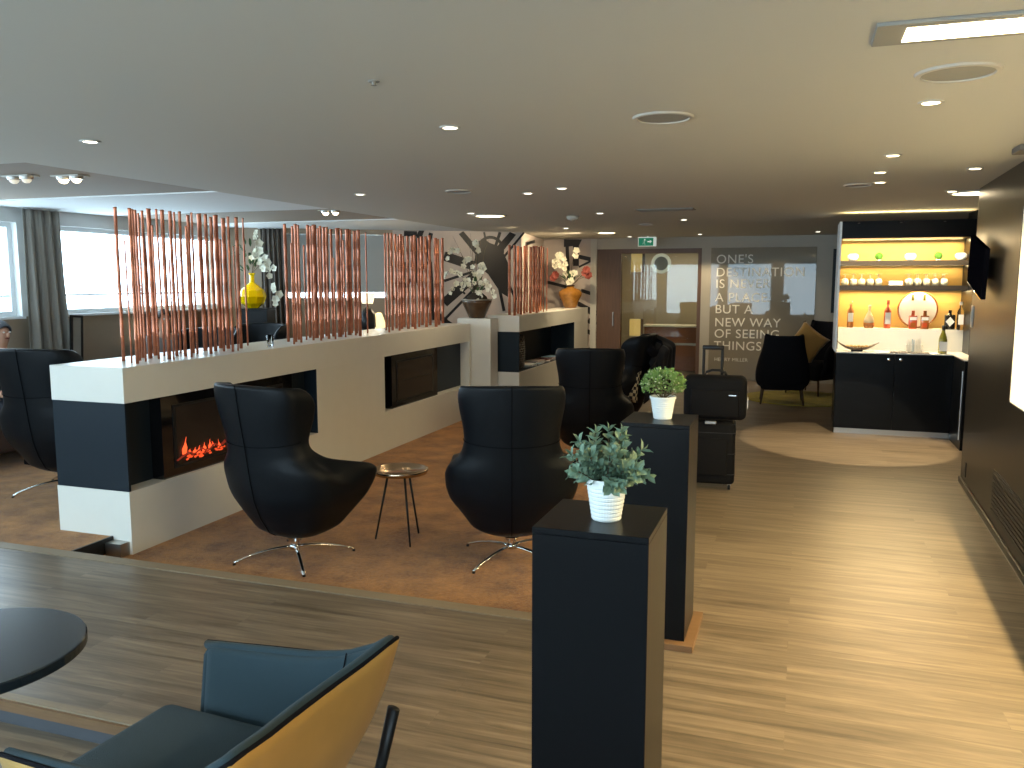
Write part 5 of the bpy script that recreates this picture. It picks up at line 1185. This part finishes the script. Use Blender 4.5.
WARM = (1.0, 0.76, 0.36); WARM2 = (1.0, 0.80, 0.50)
xm_ = (BX0+1.69)/2
area('shelf_strip', (xm_, BY+.56, 2.150), (math.radians(-12), 0, 0), 1.24, .03, 7*LK, WARM)
area('shelf_strip', (xm_, BY+.56, 1.868), (math.radians(-12), 0, 0), 1.24, .03, 5*LK, WARM)
area('shelf_strip', (xm_, BY+.50, 1.590), (math.radians(-5), 0, 0), 1.24, .03, 12*LK, WARM)
area('fascia_strip', (xm_, BY+.10, 2.152), (0, 0, 0), 1.24, .05, 42*LK, WARM2)
area('bar_top_strip', (xm_, BY+.15, 2.36), (PI, 0, 0), 1.24, .06, 7*LK, WARM)
q = RW @ Vector((0.31, -4.0, 2.14)); area('niche_strip', q, (0, math.radians(22), math.radians(-1.72)), .05, 4.2, 122*LK, (1.0, 0.76, 0.36), math.radians(125))
area('ceiling_lamp_light', (0.72, 2.89, 2.43), (0, 0, 0), .94, .15, 10*LK, WARM2)
for x, y, r, p_ in ((-3.444, 9.237, .17, 10), (-2.92, 13.02, .15, 8), (1.36, 8.20, .18, 4)): area('round_lamp_light', (x, y, H-.02), (0, 0, 0), r*2, r*2, p_*LK, WARM2)
def spot(name, loc, tgt, ang, p_, col, blend=.5, r=.03):
    l = bpy.data.lights.new(name, 'SPOT'); l.energy = p_; l.color = col; l.spot_size = math.radians(ang); l.spot_blend = blend; l.shadow_soft_size = r
    o = bpy.data.objects.new(name, l); C.objects.link(o); o.location = loc; d = Vector(tgt)-Vector(loc); o.rotation_euler = d.to_track_quat('-Z', 'Y').to_euler(); return o
for x, y in DL+[(0.187, 12.6)]: spot('downlight_beam', (x, y, H-.02), (x, y, 0), 95, 12*LK, WARM2)  # the appended beam over the rug has no ceiling fitting
for x, y in DR: spot('downlight_beam', (x, y, H-.02), (x, y, 0), 100, 14*LK, WARM)
spot('bar_spot', (0.95, 8.0, H-.03), (0.55, 9.25, 0), 42, 420*LK, WARM2, .12)
spot('added_wall_spot', (-3.3, 12.9, H-.02), (-4.4, 13.4, 1.2), 130, 100*LK, WARM2)  # added spots without fittings, to warm walls that came out dark
spot('added_wall_spot', (-1.5, 14.0, H-.02), (-1.6, 14.85, .2), 90, 70*LK, WARM2)
spot('added_wall_spot', (-0.4, 14.0, H-.02), (-0.4, 14.85, .6), 90, 14*LK, WARM2)
spot('added_wall_spot', (-6.5, 8.7, H-.02), (-7.6, 9.1, .9), 80, 40*LK, WARM2)
spot('added_wall_spot', (-3.7, 11.2, H-.02), (-5.0, 11.9, 1.4), 100, 30*LK, WARM2)
area('passage_light', (-2.3, YB+1.4, 2.4), (0, 0, 0), 1.2, .3, 22*LK, WARM2)
for x, y in ((-5.07, 4.86), (-4.86, 8.10)): spot('twin_spot_beam', (x, y, H-.0), (x-.3, y, 0), 110, 14*LK, WARM2)
for x, y, z, p_ in ((-5.42, 9.90, 1.62, 3), (-5.32, 10.02, 1.34, 1.2)):
    l = bpy.data.lights.new('lamp_glow', 'POINT'); l.energy = p_*LK; l.color = WARM2; l.shadow_soft_size = .06
    o = bpy.data.objects.new('lamp_glow', l); C.objects.link(o); o.location = (x, y, z)
